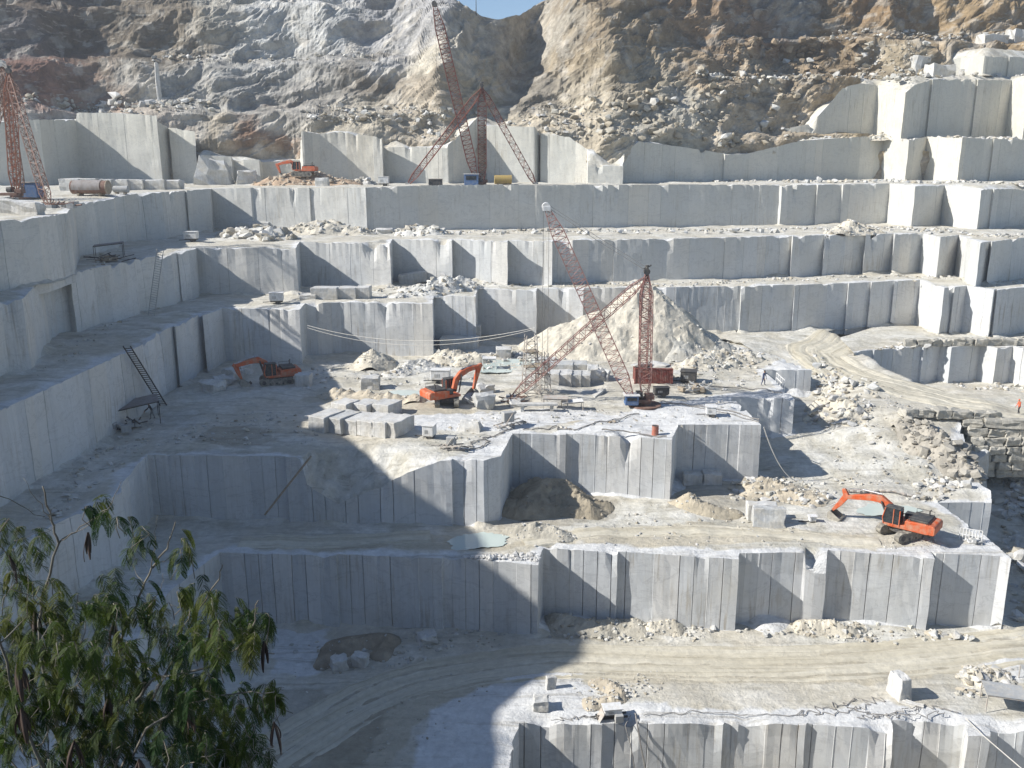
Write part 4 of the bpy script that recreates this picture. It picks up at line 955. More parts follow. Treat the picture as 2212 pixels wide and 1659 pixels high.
# lowest terrace
block(736, 1452, 'b1', 1.15, 1.1, 0.95, 22, 'small pale cube at the left of the pair in the lower shade', rough=0.06)
block(775, 1443, 'b1', 1.15, 0.9, 0.9, -8, 'small pale cube at the right of the pair in the lower shade', rough=0.05)
block(928, 1397, 'b1', 1.35, 1.3, 0.8, 24, 'flat pale block lying alone in the lower shade', rough=0.08)
block(1168, 1537, 'b1', 1.05, 0.9, 0.85, -3, 'white cube block at the edge of the shadow by the pit', rough=0.05)
block(1191, 1492, 'b1', 0.75, 0.35, 1.0, 18, 'small white slab standing on the white floor', tilt=(-6, 5), rough=0.04)
block(1957, 1520, 'b1', 1.05, 1.7, 1.75, 14, 'tall grey blue block standing alone by the lower cables', rough=0.04, cut=lambda c: Vector((c.x * (1 - 0.10 * c.z), c.y * (1 - 0.12 * c.z), c.z)))
block(1995, 1532, 'b1', 0.35, 1.6, 0.25, 62, 'fallen stone post lying near the tall grey block', rough=0.03)
# white upright slab in the rock face
p = mount_pt(356, 190)
block(0, 0, 'b6', 1.2, 3.0, 10.5, 24, 'tall white upright slab edge standing in the rock face', p=Vector((p.x, p.y - 3.2, p.z - 5.6)), rough=0.12, cat='rock slab', cut=lambda c: Vector((c.x * (1 - 0.05 * c.z), c.y, c.z)))
for (px, Y, key, w, d, h, rz, lab) in ((2035, 227, 'b8', 6.0, 3.0, 3.6, 12, 'big pale cut block on the topmost right ledge, left one'), (2096, 229.5, 'b8', 4.2, 3.0, 2.6, -6, 'low pale cut block between the bigger ones on the topmost right ledge'), (1992, 231, 'b8', 4.5, 3.0, 6.5, 18, 'tall white cut face at the left end of the topmost right ledge'), (2150, 241, 'b9', 7.0, 3.5, 4.6, 8, 'shaded grey block on top of the uppermost right wall'), (2206, 243, 'b9', 5.0, 3.5, 6.0, 14, 'white sunlit block on top of the uppermost right wall')):
    block(px, 0, key, w, d, h, rz, lab, 'cut blocks on the topmost right ledge', p=gpy(px, key, Y), rough=0.25)
# rough blocks: retaining wall beneath the haul road and the row above the pit
def rough_block(p, w, d, h, rz, label, group, seed):
    o = bpy.data.objects.new('stone_block', sawn('stone_block', w, d, h, seed, 0.09)); COL.objects.link(o); o.data.materials[0] = M['tanblock']
    o.location = p; r = random.Random(seed); o.rotation_euler = (r.uniform(-.05, .05), r.uniform(-.05, .05), rz + r.uniform(-.12, .12))
    return tag(o, label, 'stone block', group)
r = random.Random(31)
def wall_row(px0, px1, z0, z1, py0, py1, h, label, group, wmin=1.4, wmax=2.4, dy=0.0, dens=0.12):
    a = at(px0, py0, z0); b = at(px1, py1, z1); d = b - a; L = Vector((d.x, d.y)).length; u = Vector((d.x, d.y)) / L; rz = math.atan2(u.y, u.x); s = 0.0; k = 0
    while s < L:
        w = r.uniform(wmin, wmax); c = a.lerp(b, min(1, (s + w / 2) / L)); hh = h * r.uniform(0.85, 1.05)
        rough_block((c.x, c.y + dy, c.z), w - 0.05, r.uniform(1.1, 1.5), hh, rz, label, group, 900 + int(px0) + k * 13 + int(-z0 * 10)); s += w + r.uniform(0.0, dens); k += 1
GA = 'rough blocks of the retaining wall'
wall_row(1946, 2140, -27.0, -27.5, 898, 905, 0.95, 'rough dark block in the top course of the retaining wall along the road edge', GA + ', top course', 1.6, 3.0)
za = -28.15
wall_row(2075, 2190, za, za, 919, 924, 0.95, 'rough block in the second course of the retaining wall under the road', GA + ', second course', 1.8, 3.2)
for k, (x0, ya, yb) in enumerate(((2085, 940, 942), (2092, 960, 961), (2096, 979, 979), (2100, 996, 995), (2104, 1012, 1011), (2110, 1027, 1026))):
    wall_row(x0, 2330, -29.1 - 0.92 * k, -29.1 - 0.92 * k, ya, yb, 0.98, 'rough squared block in the %s course of the retaining wall by the right edge' % ('third', 'fourth', 'fifth', 'sixth', 'seventh', 'bottom')[k], GA + ', %s course' % ('third', 'fourth', 'fifth', 'sixth', 'seventh', 'bottom')[k], 1.35, 2.1)
wall_row(1960, 2300, -25.1, -25.1, 751, 747, 1.0, 'rough tan block in the row along the rim above the striped pit wall', 'blocks on the rim above the pit wall', 1.3, 2.4, 1.2)
# pale smooth spur beside the retaining wall
bm_ = sawn('stone_block', 3.0, 2.6, 4.6, 5555, 0.12, lambda c: Vector((c.x * (1 - 0.05 * c.z), c.y * (1 - 0.06 * c.z), c.z * (1.0 + 0.05 * c.x))))
o = bpy.data.objects.new('stone_block', bm_); COL.objects.link(o); p = aty(2104, 1062, 90.5); o.location = (p.x, p.y + 1.0, p.z - 0.6); o.rotation_euler = (0, 0, 0.55)
tag(o, 'big pale smooth spur of rock beside the retaining wall of blocks', 'rock slab')
# ------------------------------------------------------------------ water
def water_mat():
    t = NT('milky_water', 0.05, 0.5); n = t.noise(t.geo(), 0.7, 4)
    t.col(t.mix(n, (0.46, 0.54, 0.50, 1), (0.55, 0.60, 0.56, 1))); t.bump(t.noise(t.geo(), 3.0, 3), 0.06, 0.05); return t.m
M['water'] = water_mat()
def pond(key, pts, lift=0.07):
    W = [P(p, LEVEL[key]['z']) for p in pts]; c = sum(W, Vector()) / len(W); zz = sum(floor_z(key, w_.x, w_.y) for w_ in W) / len(W) + lift
    m = MB(); vs = []; n = 90
    for i in range(n):
        f = i / n * len(W); j = int(f); t = f - j; L_ = len(W); p0, a, b, p3 = W[(j - 1) % L_], W[j % L_], W[(j + 1) % L_], W[(j + 2) % L_]
        q = 0.5 * (2 * a + (b - p0) * t + (2 * p0 - 5 * a + 4 * b - p3) * t * t + (3 * a - p0 - 3 * b + p3) * t ** 3); d = q - c
        k = 1 + 0.30 * noise.noise(Vector((q.x * 0.6, q.y * 0.6, 5.0))) + 0.14 * noise.noise(Vector((q.x * 2.2, q.y * 2.2, 8.0)))
        vs.append((c.x + d.x * k, c.y + d.y * k, zz))
    m.add(vs, [tuple(range(n))]); o = m.build('water', M['water']); o['kind'] = 'structure'
    if o.data.polygons[0].normal.z < 0: o.data.flip_normals()
pond('b3', [(1030, 800), (1060, 780), (1130, 778), (1200, 782), (1180, 797), (1120, 800), (1090, 806)])
pond('b3', [(930, 766), (1000, 764), (1010, 772), (940, 778)])
pond('b3', [(835, 848), (870, 843), (910, 848), (900, 856), (850, 857)])
pond('b2', [(968, 1176), (1000, 1152), (1080, 1150), (1100, 1165), (1060, 1182), (1000, 1186)])
pond('b2', [(1850, 1112), (1880, 1092), (1960, 1095), (1975, 1110), (1920, 1118)])
# ------------------------------------------------------------------ beaten roads: strips with wheel ruts
def road_mat():
    t = NT('beaten_road', 0.92, 0.12); uv = t.uv(); pos = t.geo()
    n1 = t.noise(t.mapping(uv, (0.05, 0.9, 1)), 1.0, 6, 0.6); n2 = t.noise(t.mapping(uv, (0.10, 3.2, 1)), 1.0, 6, 0.65, 0.4); n3 = t.noise(pos, 1.5, 8, 0.7)
    b = t.mix(t.ramp(n1, [(0.35, 0), (0.65, 1)]), (0.50, 0.455, 0.35, 1), (0.62, 0.58, 0.48, 1))
    b = t.mix(t.ramp(n2, [(0.34, 0.7), (0.46, 0)]), b, (0.37, 0.325, 0.235, 1))
    b = t.mix(0.5, b, t.ramp(n3, [(0.3, 0.6), (0.7, 1.15)]), 'MULTIPLY')
    t.col(b); t.bump(t.math('ADD', t.math('MULTIPLY', n2, 1.2), n3), 0.6, 0.2); return t.m
M['road'] = road_mat()
def road(key, pts, w0, w1, ruts, seed, lift=0.13):
    W = [gp(a, b, key) for a, b in pts]; Q = [W[0]]
    n = len(W); C_ = []
    for i in range(n - 1):                                     # smooth centre line
        a, b, c, d = W[max(i - 1, 0)], W[i], W[i + 1], W[min(i + 2, n - 1)]
        for k in range(24):
            t = k / 24; C_.append(0.5 * ((2 * b) + (c - a) * t + (2 * a - 5 * b + 4 * c - d) * t * t + (3 * b - a - 3 * c + d) * t ** 3))
    C_.append(W[-1]); V = []; UV = []; s = 0; NC = 44; prev = C_[0]
    for i, c in enumerate(C_):
        d = C_[min(i + 1, len(C_) - 1)] - C_[max(i - 1, 0)]; d = Vector((d.x, d.y)).normalized(); nn = Vector((-d.y, d.x)); s += (c - prev).length; prev = c
        w = w0 + (w1 - w0) * i / (len(C_) - 1); w *= 1 + 0.12 * noise.noise(Vector((s * 0.15, seed, 0)))
        for k in range(NC + 1):
            f = k / NC * 2 - 1; x = c.x + nn.x * f * w / 2; y = c.y + nn.y * f * w / 2; e = abs(f)
            z = floor_z(key, x, y, True) + 0.35 * (floor_z(key, x, y) - floor_z(key, x, y, True))
            z = max(z, floor_z(key, x, y))
            up = lift * (1 - sst(0.72, 1.0, e + 0.16 * noise.noise(Vector((s * 0.4, f * 2, seed))))) - 0.22 * sst(0.8, 1.0, e)
            for r_ in ruts: up -= 0.09 * math.exp(-(((f * w / 2) - r_ - 0.25 * noise.noise(Vector((s * 0.08, r_, seed)))) / 0.22) ** 2)
            V.append((x, y, z + up + 0.03 * noise.noise(Vector((x * 1.5, y * 1.5, seed))))); UV.append((s, f * w / 2))
    R = NC + 1; FA = [(i * R + k, (i + 1) * R + k, (i + 1) * R + k + 1, i * R + k + 1) for i in range(len(C_) - 1) for k in range(NC)]
    me = bpy.data.meshes.new('road'); me.from_pydata(V, [], FA); me.materials.append(M['road']); ul = me.uv_layers.new(name='UVMap')
    li = np.zeros(len(me.loops), dtype=np.int32); me.loops.foreach_get('vertex_index', li); ul.data.foreach_set('uv', np.array(UV, dtype=np.float32)[li].ravel())
    me.polygons.foreach_set('use_smooth', [True] * len(FA)); me.update()
    if me.polygons[0].normal.z < 0: me.flip_normals()
    o = bpy.data.objects.new('road', me); COL.objects.link(o); o['kind'] = 'structure'; return o
road('b2', [(2300, 700), (2100, 716), (1900, 726), (1800, 740), (1762, 760), (1808, 796), (1900, 826), (2020, 856), (2140, 880), (2290, 906)], 10, 8, (-3.4, -1.5, 0.6, 2.6), 1)
road('b1', [(420, 1760), (640, 1600), (820, 1500), (1000, 1450), (1250, 1428), (1500, 1432), (1800, 1430), (2050, 1410), (2300, 1385)], 5.2, 6.2, (-1.9, -0.2, 1.2), 2, 0.05)
road('b2', [(520, 1172), (760, 1168), (930, 1158)], 2.6, 3.0, (-0.7, 0.7), 3, 0.08)
road('b2', [(1130, 1172), (1300, 1150), (1560, 1148), (1780, 1162), (1900, 1170)], 2.8, 2.2, (-0.8, 0.8), 4, 0.08)
# ------------------------------------------------------------------ machine paints
M['orange'] = mat_plain('orange_paint', (0.55, 0.095, 0.022, 1), 0.5, (0.42, 0.30, 0.21, 1), 0.75, scale=1.6)
M['dark'] = mat_plain('dark_steel', (0.045, 0.047, 0.05, 1), 0.55, (0.22, 0.19, 0.15, 1), 0.5)
M['trackm'] = mat_plain('dusty_track', (0.16, 0.15, 0.13, 1), 0.8, (0.42, 0.39, 0.32, 1), 0.9)
M['glass'] = mat_plain('cab_glass', (0.02, 0.025, 0.03, 1), 0.12, (0.10, 0.10, 0.09, 1), 0.3, streak=False)
M['bucket'] = mat_plain('worn_bucket', (0.30, 0.28, 0.24, 1), 0.55, (0.45, 0.42, 0.35, 1), 0.8)
M['chrome'] = mat_plain('piston_steel', (0.5, 0.5, 0.5, 1), 0.25, (0.3, 0.28, 0.25, 1), 0.4, metal=0.9)
M['red'] = mat_plain('faded_red_paint', (0.27, 0.125, 0.105, 1), 0.65, (0.36, 0.27, 0.23, 1), 0.7)
M['rust'] = mat_plain('rusty_red_steel', (0.19, 0.065, 0.048, 1), 0.65, (0.20, 0.09, 0.055, 1), 0.6)
M['rustor'] = mat_plain('orange_red_steel', (0.27, 0.10, 0.055, 1), 0.65, (0.20, 0.10, 0.06, 1), 0.6)
M['brown'] = mat_plain('brown_rusted_steel', (0.17, 0.09, 0.065, 1), 0.7, (0.30, 0.23, 0.18, 1), 0.6)
M['blue'] = mat_plain('blue_sheet_paint', (0.055, 0.13, 0.29, 1), 0.5, (0.25, 0.25, 0.24, 1), 0.5)
M['contred'] = mat_plain('container_red', (0.26, 0.065, 0.05, 1), 0.6, (0.34, 0.22, 0.18, 1), 0.8)
M['barrel'] = mat_plain('faded_red_drum', (0.42, 0.14, 0.09, 1), 0.6, (0.35, 0.25, 0.2, 1), 0.6)
M['white'] = mat_plain('dusty_white_paint', (0.70, 0.70, 0.69, 1), 0.5, (0.50, 0.46, 0.38, 1), 0.6)
M['grey'] = mat_plain('grey_sheet', (0.36, 0.37, 0.37, 1), 0.5, (0.48, 0.45, 0.39, 1), 0.7)
M['pale'] = mat_plain('dusty_pale_steel', (0.46, 0.44, 0.40, 1), 0.6, (0.38, 0.27, 0.2, 1), 0.7)
M['yellow'] = mat_plain('ochre_tank', (0.42, 0.30, 0.09, 1), 0.6, (0.25, 0.20, 0.14, 1), 0.6)
M['tarp'] = mat_plain('worn_tarpaulin', (0.30, 0.28, 0.27, 1), 0.9, (0.20, 0.15, 0.12, 1), 0.7, scale=0.9)
M['wood'] = mat_plain('weathered_wood', (0.30, 0.24, 0.17, 1), 0.8, (0.45, 0.41, 0.34, 1), 0.6)
M['rope'] = mat_plain('dusty_cable', (0.20, 0.19, 0.18, 1), 0.7, (0.4, 0.37, 0.32, 1), 0.6, streak=False)
M['paler'] = mat_plain('pale_rope', (0.55, 0.53, 0.48, 1), 0.8, (0.4, 0.37, 0.32, 1), 0.5, streak=False)
M['black'] = mat_plain('black_rubber', (0.03, 0.03, 0.03, 1), 0.8, (0.25, 0.23, 0.2, 1), 0.6)
# ------------------------------------------------------------------ excavators
def plate(m, pts, w, y=0.0):               # side outline (x,z) given thickness
    m.prism(pts, y - w / 2, y + w / 2)
def beam2(pts, hs):                        # outline around a bent centre line in the x-z plane
    up = []; dn = []
    for i, (x, z) in enumerate(pts):
        a = pts[max(i - 1, 0)]; b = pts[min(i + 1, len(pts) - 1)]; dx, dz = b[0] - a[0], b[1] - a[1]; l = math.hypot(dx, dz); nx, nz = -dz / l, dx / l
        up.append((x + nx * hs[i] / 2, z + nz * hs[i] / 2)); dn.append((x - nx * hs[i] / 2, z - nz * hs[i] / 2))
    return up + dn[::-1]
def excavator(label, p, rz, boom, stick, turn=0.0, bucket_ang=0.6, scale=1.0, group='orange excavators', base_tilt=0.0):
    t = thing('excavator', label, 'excavator', p, rz, group); t.scale = (scale,) * 3
    R = Matrix.Rotation(turn, 3, 'Z')
    for s in (-1, 1):
        m = MB(); L = 2.15; H = 0.46; prof = [(-L + 0.42 * (1 - math.cos(a)), H + H * math.sin(a)) for a in [math.pi * (-0.5 + k / 8) for k in range(9)]]
        prof = [(-L + H - H * math.cos(a), H + H * math.sin(a)) for a in [math.pi * (-0.5 + k / 8) for k in range(9)]]
        prof += [(L - H + H * math.cos(a), H + H * math.sin(a)) for a in [math.pi * (0.5 - k / 8) for k in range(9)]]
        m.prism(prof, s * 1.15 - 0.3, s * 1.15 + 0.3, rot=R)
        for k in range(-5, 6):
            for z in (0.015, 0.93): m.box(R @ Vector((k * 0.34, s * 1.15, z)), (0.2, 0.66, 0.08), R)
        tr = m.build('track', M['trackm'], t)
        q = MB()
        for k in (-1.55, -0.8, 0, 0.8, 1.55):
            c = R @ Vector((k, s * 1.43, 0.3 if abs(k) < 1.5 else 0.46)); q.tube([c, c + R @ Vector((0, 0.04 * s, 0))], 0.13 if abs(k) < 1.5 else 0.27, 10)
        q.build('roller', M['dark'], tr)
    m = MB(); m.box((0, 0, 0.72), (2.4, 1.9, 0.4), R); m.tube([(0, 0, 0.85), (0, 0, 1.15)], 0.75, 14); m.build('undercarriage', M['dark'], t)
    m = MB()
    m.prism([(-2.55, 1.15), (-2.3, 1.05), (1.25, 1.05), (1.25, 1.35), (-0.3, 1.45), (-0.3, 1.95), (-2.3, 2.05), (-2.55, 1.9)], -1.35, 1.35)
    hs = m.build('upper_body', M['orange'], t, bevel=0.05)
    m = MB(); m.prism([(-3.0, 1.2), (-2.9, 1.08), (-2.3, 1.08), (-2.3, 2.02), (-2.85, 1.98), (-3.0, 1.8)], -1.33, 1.33); m.build('counterweight', M['orange'], t, bevel=0.06)
    m = MB(); m.box((-1.45, 0.0, 2.14), (1.7, 2.3, 0.22)); m.box((-0.2, -0.9, 1.75), (0.9, 0.8, 0.6)); e = m.build('engine_cover', M['dark'], t, bevel=0.05)
    m = MB(); m.tube([(-1.9, -0.7, 2.2), (-1.9, -0.7, 2.75), (-2.05, -0.7, 2.85)], 0.07, 8); m.build('exhaust', M['dark'], e)
    for y in (-1.3, 1.3):
        m = MB(); m.tube([(-2.2, y, 2.05), (-2.2, y, 2.5), (-0.6, y, 2.5), (-0.6, y, 2.05)], 0.03, 5); m.build('handrail', M['dark'], t)
    m = MB(); m.prism([(0.15, 1.2), (1.55, 1.2), (1.72, 1.8), (1.5, 2.85), (0.3, 2.92), (0.15, 2.7)], 0.42, 1.35); cab = m.build('cab', M['glass'], t, bevel=0.06)
    m = MB()
    for y in (0.40, 1.37):
        for a, b in (((0.18, 1.2), (0.18, 2.8)), ((0.75, 1.2), (0.75, 2.85)), ((1.6, 1.25), (1.73, 1.85)), ((1.73, 1.85), (1.52, 2.85))):
            m.tube([(a[0], y, a[1]), (b[0], y, b[1])], 0.055, 5)
    m.box((0.85, 0.885, 1.28), (1.45, 0.97, 0.2)); m.build('cab_frame', M['orange'], cab)
    m = MB(); m.box((0.85, 0.885, 2.93), (1.45, 1.02, 0.07)); m.build('cab_roof', M['dark'], cab, bevel=0.02)
    m = MB(); n = len(boom); plate(m, beam2(boom, [0.5 + 0.22 * math.sin(math.pi * min(1, i / (n - 1) * 1.15)) - 0.15 * (i == n - 1) for i in range(n)]), 0.5, -0.1); bo = m.build('boom', M['orange'], t, bevel=0.03)
    m = MB(); mid = boom[len(boom) // 2]
    for y in (-0.48, 0.28):
        m.tube([(boom[0][0] + 0.5, y, boom[0][1] - 0.45), (mid[0] - 0.1, y, mid[1] - 0.1)], 0.09, 8)
    m.build('boom_cylinder', M['dark'], bo)
    m = MB(); a = boom[len(boom) // 2]; b = (stick[0][0], stick[0][1]); m.tube([(a[0], -0.1, a[1] + 0.5), ((a[0] + b[0]) / 2, -0.1, (a[1] + b[1]) / 2 + 0.42)], 0.09, 8); m.tube([((a[0] + b[0]) / 2, -0.1, (a[1] + b[1]) / 2 + 0.42), (b[0], -0.1, b[1])], 0.05, 6); m.build('stick_cylinder', M['chrome'], bo)
    m = MB(); ns = len(stick); plate(m, beam2(stick, [0.35, 0.66, 0.5, 0.26][:ns] if ns == 4 else [0.5, 0.5, 0.26]), 0.36, -0.1); st = m.build('stick', M['orange'], t, bevel=0.03)
    tip = stick[-1]; d = Vector((tip[0] - stick[-2][0], tip[1] - stick[-2][1])).normalized()
    m = MB(); f = stick[1]; m.tube([(f[0] + 0.25 * d.y + 0.1, -0.1, f[1] - 0.3 * d.x), (tip[0] + 0.35 * -d.y * 0.3 + 0.2, -0.1, tip[1] + 0.35)], 0.06, 6); m.build('bucket_cylinder', M['chrome'], st)
    # bucket: curved shell with side plates and teeth
    ba = bucket_ang; c_, s_ = math.cos(ba), math.sin(ba)
    def bt(x, z): return (tip[0] + c_ * x - s_ * z, tip[1] + s_ * x + c_ * z)
    prof = [(0.05, 0.1), (0.35, -0.05), (0.5, -0.45), (0.35, -0.85), (0.0, -1.08), (-0.4, -1.1), (-0.75, -0.95)]
    outer = [bt(x, z) for x, z in prof]; inner = [bt(x * 0.86 - 0.05, z * 0.88) for x, z in prof]
    m = MB()
    for i in range(len(prof) - 1): m.prism([outer[i], outer[i + 1], inner[i + 1], inner[i]], -0.75, 0.55)
    for y in (-0.75, 0.5): m.prism(outer, y, y + 0.06)
    bk = m.build('bucket', M['bucket'], t)
    m = MB()
    for k in range(5):
        a = bt(-0.75, -0.95); b = bt(-1.0, -0.84); m.tube([(a[0], -0.66 + k * 0.28, a[1]), (b[0], -0.66 + k * 0.28, b[1])], 0.07, 5, 0.03)
    m.build('tooth', M['dark'], bk)
    return t
B0 = (0.95, 1.75)
p = gp(1952, 1158, 'b2')
excavator('red orange excavator reaching left on the second terrace near its right end', p, math.radians(140), [B0, (1.6, 2.55), (2.4, 3.05), (3.4, 2.98), (5.7, 2.45)], [(6.05, 3.25), (5.72, 2.55), (6.3, 1.6), (6.95, 0.75)], turn=math.radians(62), bucket_ang=-0.35, scale=0.89)
p = gp(965, 872, 'b3')
excavator('orange excavator in sunlight digging at boulders in the middle of the crane terrace', p, math.radians(33), [B0, (1.35, 2.9), (2.0, 3.55), (3.0, 3.95), (4.7, 4.15)], [(4.95, 4.35), (4.6, 4.2), (4.2, 3.0), (3.75, 1.35)], turn=math.radians(62), bucket_ang=-0.2, scale=0.87)
p = gp(598, 828, 'b3')
excavator('orange excavator standing in the blue shade of the left walls', p, math.radians(206), [B0, (1.3, 2.85), (2.1, 3.3), (3.2, 3.2), (5.0, 2.75)], [(5.3, 3.0), (4.95, 2.75), (4.7, 1.9), (4.35, 1.0)], turn=math.radians(-10), bucket_ang=-0.3, scale=0.9)
p = gpy(655, 'b6', 172.5); p.z += 1.75
excavator('distant red orange excavator on the brown rubble mound of the upper bench', p, math.radians(176), [B0, (1.5, 2.5), (2.4, 2.95), (3.4, 2.8), (5.2, 2.35)], [(5.5, 2.5), (5.2, 2.35), (5.0, 1.7), (4.7, 0.7)], turn=math.radians(5), bucket_ang=-0.2, scale=0.92)
# ------------------------------------------------------------------ lattice derrick cranes
def lattice(m, a, b, w, n, ca=0.07, cd=0.035, taper=(0.35, 0.35), tl=0.14, sides=4):
    a, b = Vector(a), Vector(b); d = (b - a); L = d.length; d.normalize()
    u = d.cross(Vector((0, 1, 0))); u.normalize(); v = d.cross(u).normalized()
    def wd(f):
        if f < tl: return w * (taper[0] + (1 - taper[0]) * f / tl)
        if f > 1 - tl: return w * (taper[1] + (1 - taper[1]) * (1 - f) / tl)
        return w
    cs = [(-1, -1), (1, -1), (1, 1), (-1, 1)]
    def pt(k, f): return a + d * (L * f) + (u * cs[k][0] + v * cs[k][1]) * wd(f) / 2
    fs = [i / n for i in range(n + 1)]
    for k in range(4):
        m.tube([pt(k, f) for f in (0, tl, 1 - tl, 1)], ca, sides)
    for i in range(n):
        for k in range(4):
            k2 = (k + 1) % 4
            if (i + k) % 2: m.tube([pt(k, fs[i]), pt(k2, fs[i + 1])], cd, 3, cap=False)
            else: m.tube([pt(k2, fs[i]), pt(k, fs[i + 1])], cd, 3, cap=False)
            if i % 1 == 0: m.tube([pt(k, fs[i]), pt(k2, fs[i])], cd, 3, cap=False)
    return m
def crane(label, base, masttop, boomfoot, boomtip, legs, mats, wid, hook=None, cabin=None, cabin_mat='blue', nb=26, nm=15, group='lattice derrick cranes', head='white', ns=(2,), cr=0.035):
    t = thing('derrick_crane', label, 'crane', base, 0, group); O = Vector(base)
    def L(v): return Vector(v) - O
    mm, mb_, ml = [M[k] for k in mats]
    m = MB(); lattice(m, L(base) + Vector((0, 0, 0.9)), L(masttop), wid[0], nm, wid[3], wid[4], (0.45, 0.25), 0.16); ms = m.build('mast', mm, t)
    m = MB(); c = L(masttop); m.tube([c + Vector((0, 0, -0.3)), c + Vector((0, 0, 0.9))], 0.18, 8); m.tube([c + Vector((-0.35, 0, 0.5)), c + Vector((0.45, 0, 0.9))], 0.09, 6); m.tube([c + Vector((0, -0.25, 0.25)), c + Vector((0, 0.25, 0.25))], 0.33, 10); m.build('mast_head', M['dark'], ms)
    m = MB(); lattice(m, L(boomfoot), L(boomtip), wid[1], nb, wid[3], wid[4], (0.3, 0.35), 0.12); bo = m.build('boom', mb_, t)
    m = MB(); c = L(boomtip); dd = (L(boomtip) - L(boomfoot)).normalized()
    for y in (-0.32, 0, 0.32): m.tube([c + dd * 0.3 + Vector((0, y - 0.07, 0)), c + dd * 0.3 + Vector((0, y + 0.07, 0))], 0.42, 14)
    m.box(c + dd * 0.1, (0.8, 0.9, 0.5)); m.build('boom_head', M[head], bo, bevel=0.03)
    for lg in legs:
        m = MB(); lattice(m, L(lg), L(masttop) - Vector((0, 0, 0.3)), wid[2], 22, wid[3] * 0.9, wid[4], (0.3, 0.25), 0.1); le = m.build('stiff_leg', ml, t)
        m = MB(); m.box(L(lg) + Vector((0, 0, 0.05)), (1.1, 1.1, 0.5)); m.build('foot_block', M['grey'], le)
    m = MB()
    m.tube([(0, 0, 0.02), (0, 0, 0.18)], 1.75, 28); m.tube([(0, 0, 0.18), (0, 0, 0.75)], 0.75, 16); m.box((-0.7, 0, 0.62), (2.4, 1.5, 0.35)); m.box((0.5, 0.1, 1.0), (0.9, 1.2, 0.5)); m.build('turntable', M['brown'], t, bevel=0.02)
    m = MB()
    for y in (-0.3, 0.3):
        m.tube([Vector((-0.9, y, 1.2)), Vector((-0.3, y, 1.2))], 0.36, 12)
        m.tube([L(boomfoot) + Vector((0, y, -0.2)), L(base) + Vector((-0.2, y, 0.7))], 0.12, 6)
    m.build('winch', M['dark'], t)
    m = MB()
    for y in (-0.18, 0.18):
        a, b = L(masttop) + Vector((0, y, 0.3)), L(boomtip) + Vector((0.2, y, 0.1)); s = (a + b) / 2 - Vector((0, 0, (a - b).length * 0.012))
        m.tube([a, s, b], cr, 4); m.tube([a + Vector((0, 0, 0.35)), s + Vector((0, 0, 0.38)), b + Vector((0, 0, 0.3))], cr, 4)
    m.build('pendant_rope', M['rope'], t)
    if hook is not None:
        m = MB(); c = L(boomtip); zb = hook
        for dx in ns: m.tube([c + Vector((dx, 0, 0)), Vector((c.x + dx, c.y, zb - O.z))], cr, 4)
        hr = m.build('hoist_rope', M['rope'], t)
        m = MB(); q = Vector((c.x + sum(ns) / len(ns), c.y, zb - O.z)); m.box(q, (0.4, 0.3, 0.7)); m.tube([q + Vector((0, 0, -0.3)), q + Vector((0, 0, -0.7)), q + Vector((0.2, 0, -0.9)), q + Vector((0.32, 0, -0.7))], 0.07, 6); m.build('hook_block', M['dark'], hr)
    if cabin:
        m = MB(); (cx, cy, cz), (w, d, h) = cabin
        m.box((cx, cy, cz + h / 2), (w, d, h)); cb = m.build('cabin', M[cabin_mat], t, bevel=0.04)
        m = MB(); m.box((cx, cy - d / 2 - 0.015, cz + h * 0.66), (w * 0.72, 0.03, h * 0.36)); m.box((cx - w / 2 - 0.015, cy, cz + h * 0.66), (0.03, d * 0.7, h * 0.36)); m.build('window', M['glass'], cb)
        m = MB(); m.box((cx, cy, cz + h + 0.05), (w + 0.25, d + 0.25, 0.09)); m.build('roof', M['white'], cb)
    return t
b = gp(1392, 876, 'b3'); Yb = b.y
crane('middle red lattice derrick crane standing on the crane terrace before the tall gravel heap', b, aty(1397, 592, Yb), aty(1366, 862, Yb - 0.6), aty(1182, 452, Yb + 2.0), [gp(1104, 860, 'b3'), gp(1387, 822, 'b3')], ('red', 'red', 'red'), (1.2, 1.35, 0.9, 0.052, 0.03), hook=-27.0, cabin=((-1.5, -0.7, 0.35), (1.4, 1.2, 1.0)), nb=32, nm=18, ns=(-0.38, 0.2), head='white', cr=0.03)
b = gpy(1042, 'b6', 164); Yb = b.y
crane('tall red lattice derrick crane on the upper bench below the sky notch', b, aty(1041, 188, Yb), aty(1028, 388, Yb - 0.8), aty(939, 12, Yb - 3), [gpy(882, 'b6', 179), gpy(1156, 'b6', 179)], ('rust', 'rust', 'rust'), (1.45, 1.6, 1.1, 0.08, 0.042), hook=-8.2, cabin=((-1.9, -1.4, 0.3), (2.5, 1.8, 1.9)), nb=38, nm=20, ns=(0.1,), head='dark', cr=0.035)
b = gp(36, 432, 'b6'); Yb = b.y
crane('orange and brown lattice derrick crane at the left edge beside the blue cabin', b, aty(19, 158, Yb), aty(46, 424, Yb + 0.8), aty(4, 142, Yb + 3.0), [gp(107, 452, 'b6'), gpy(-60, 'b6', Yb + 4)], ('rustor', 'brown', 'brown'), (1.05, 0.9, 0.85, 0.075, 0.04), nb=24, nm=18, head='grey', cr=0.04)
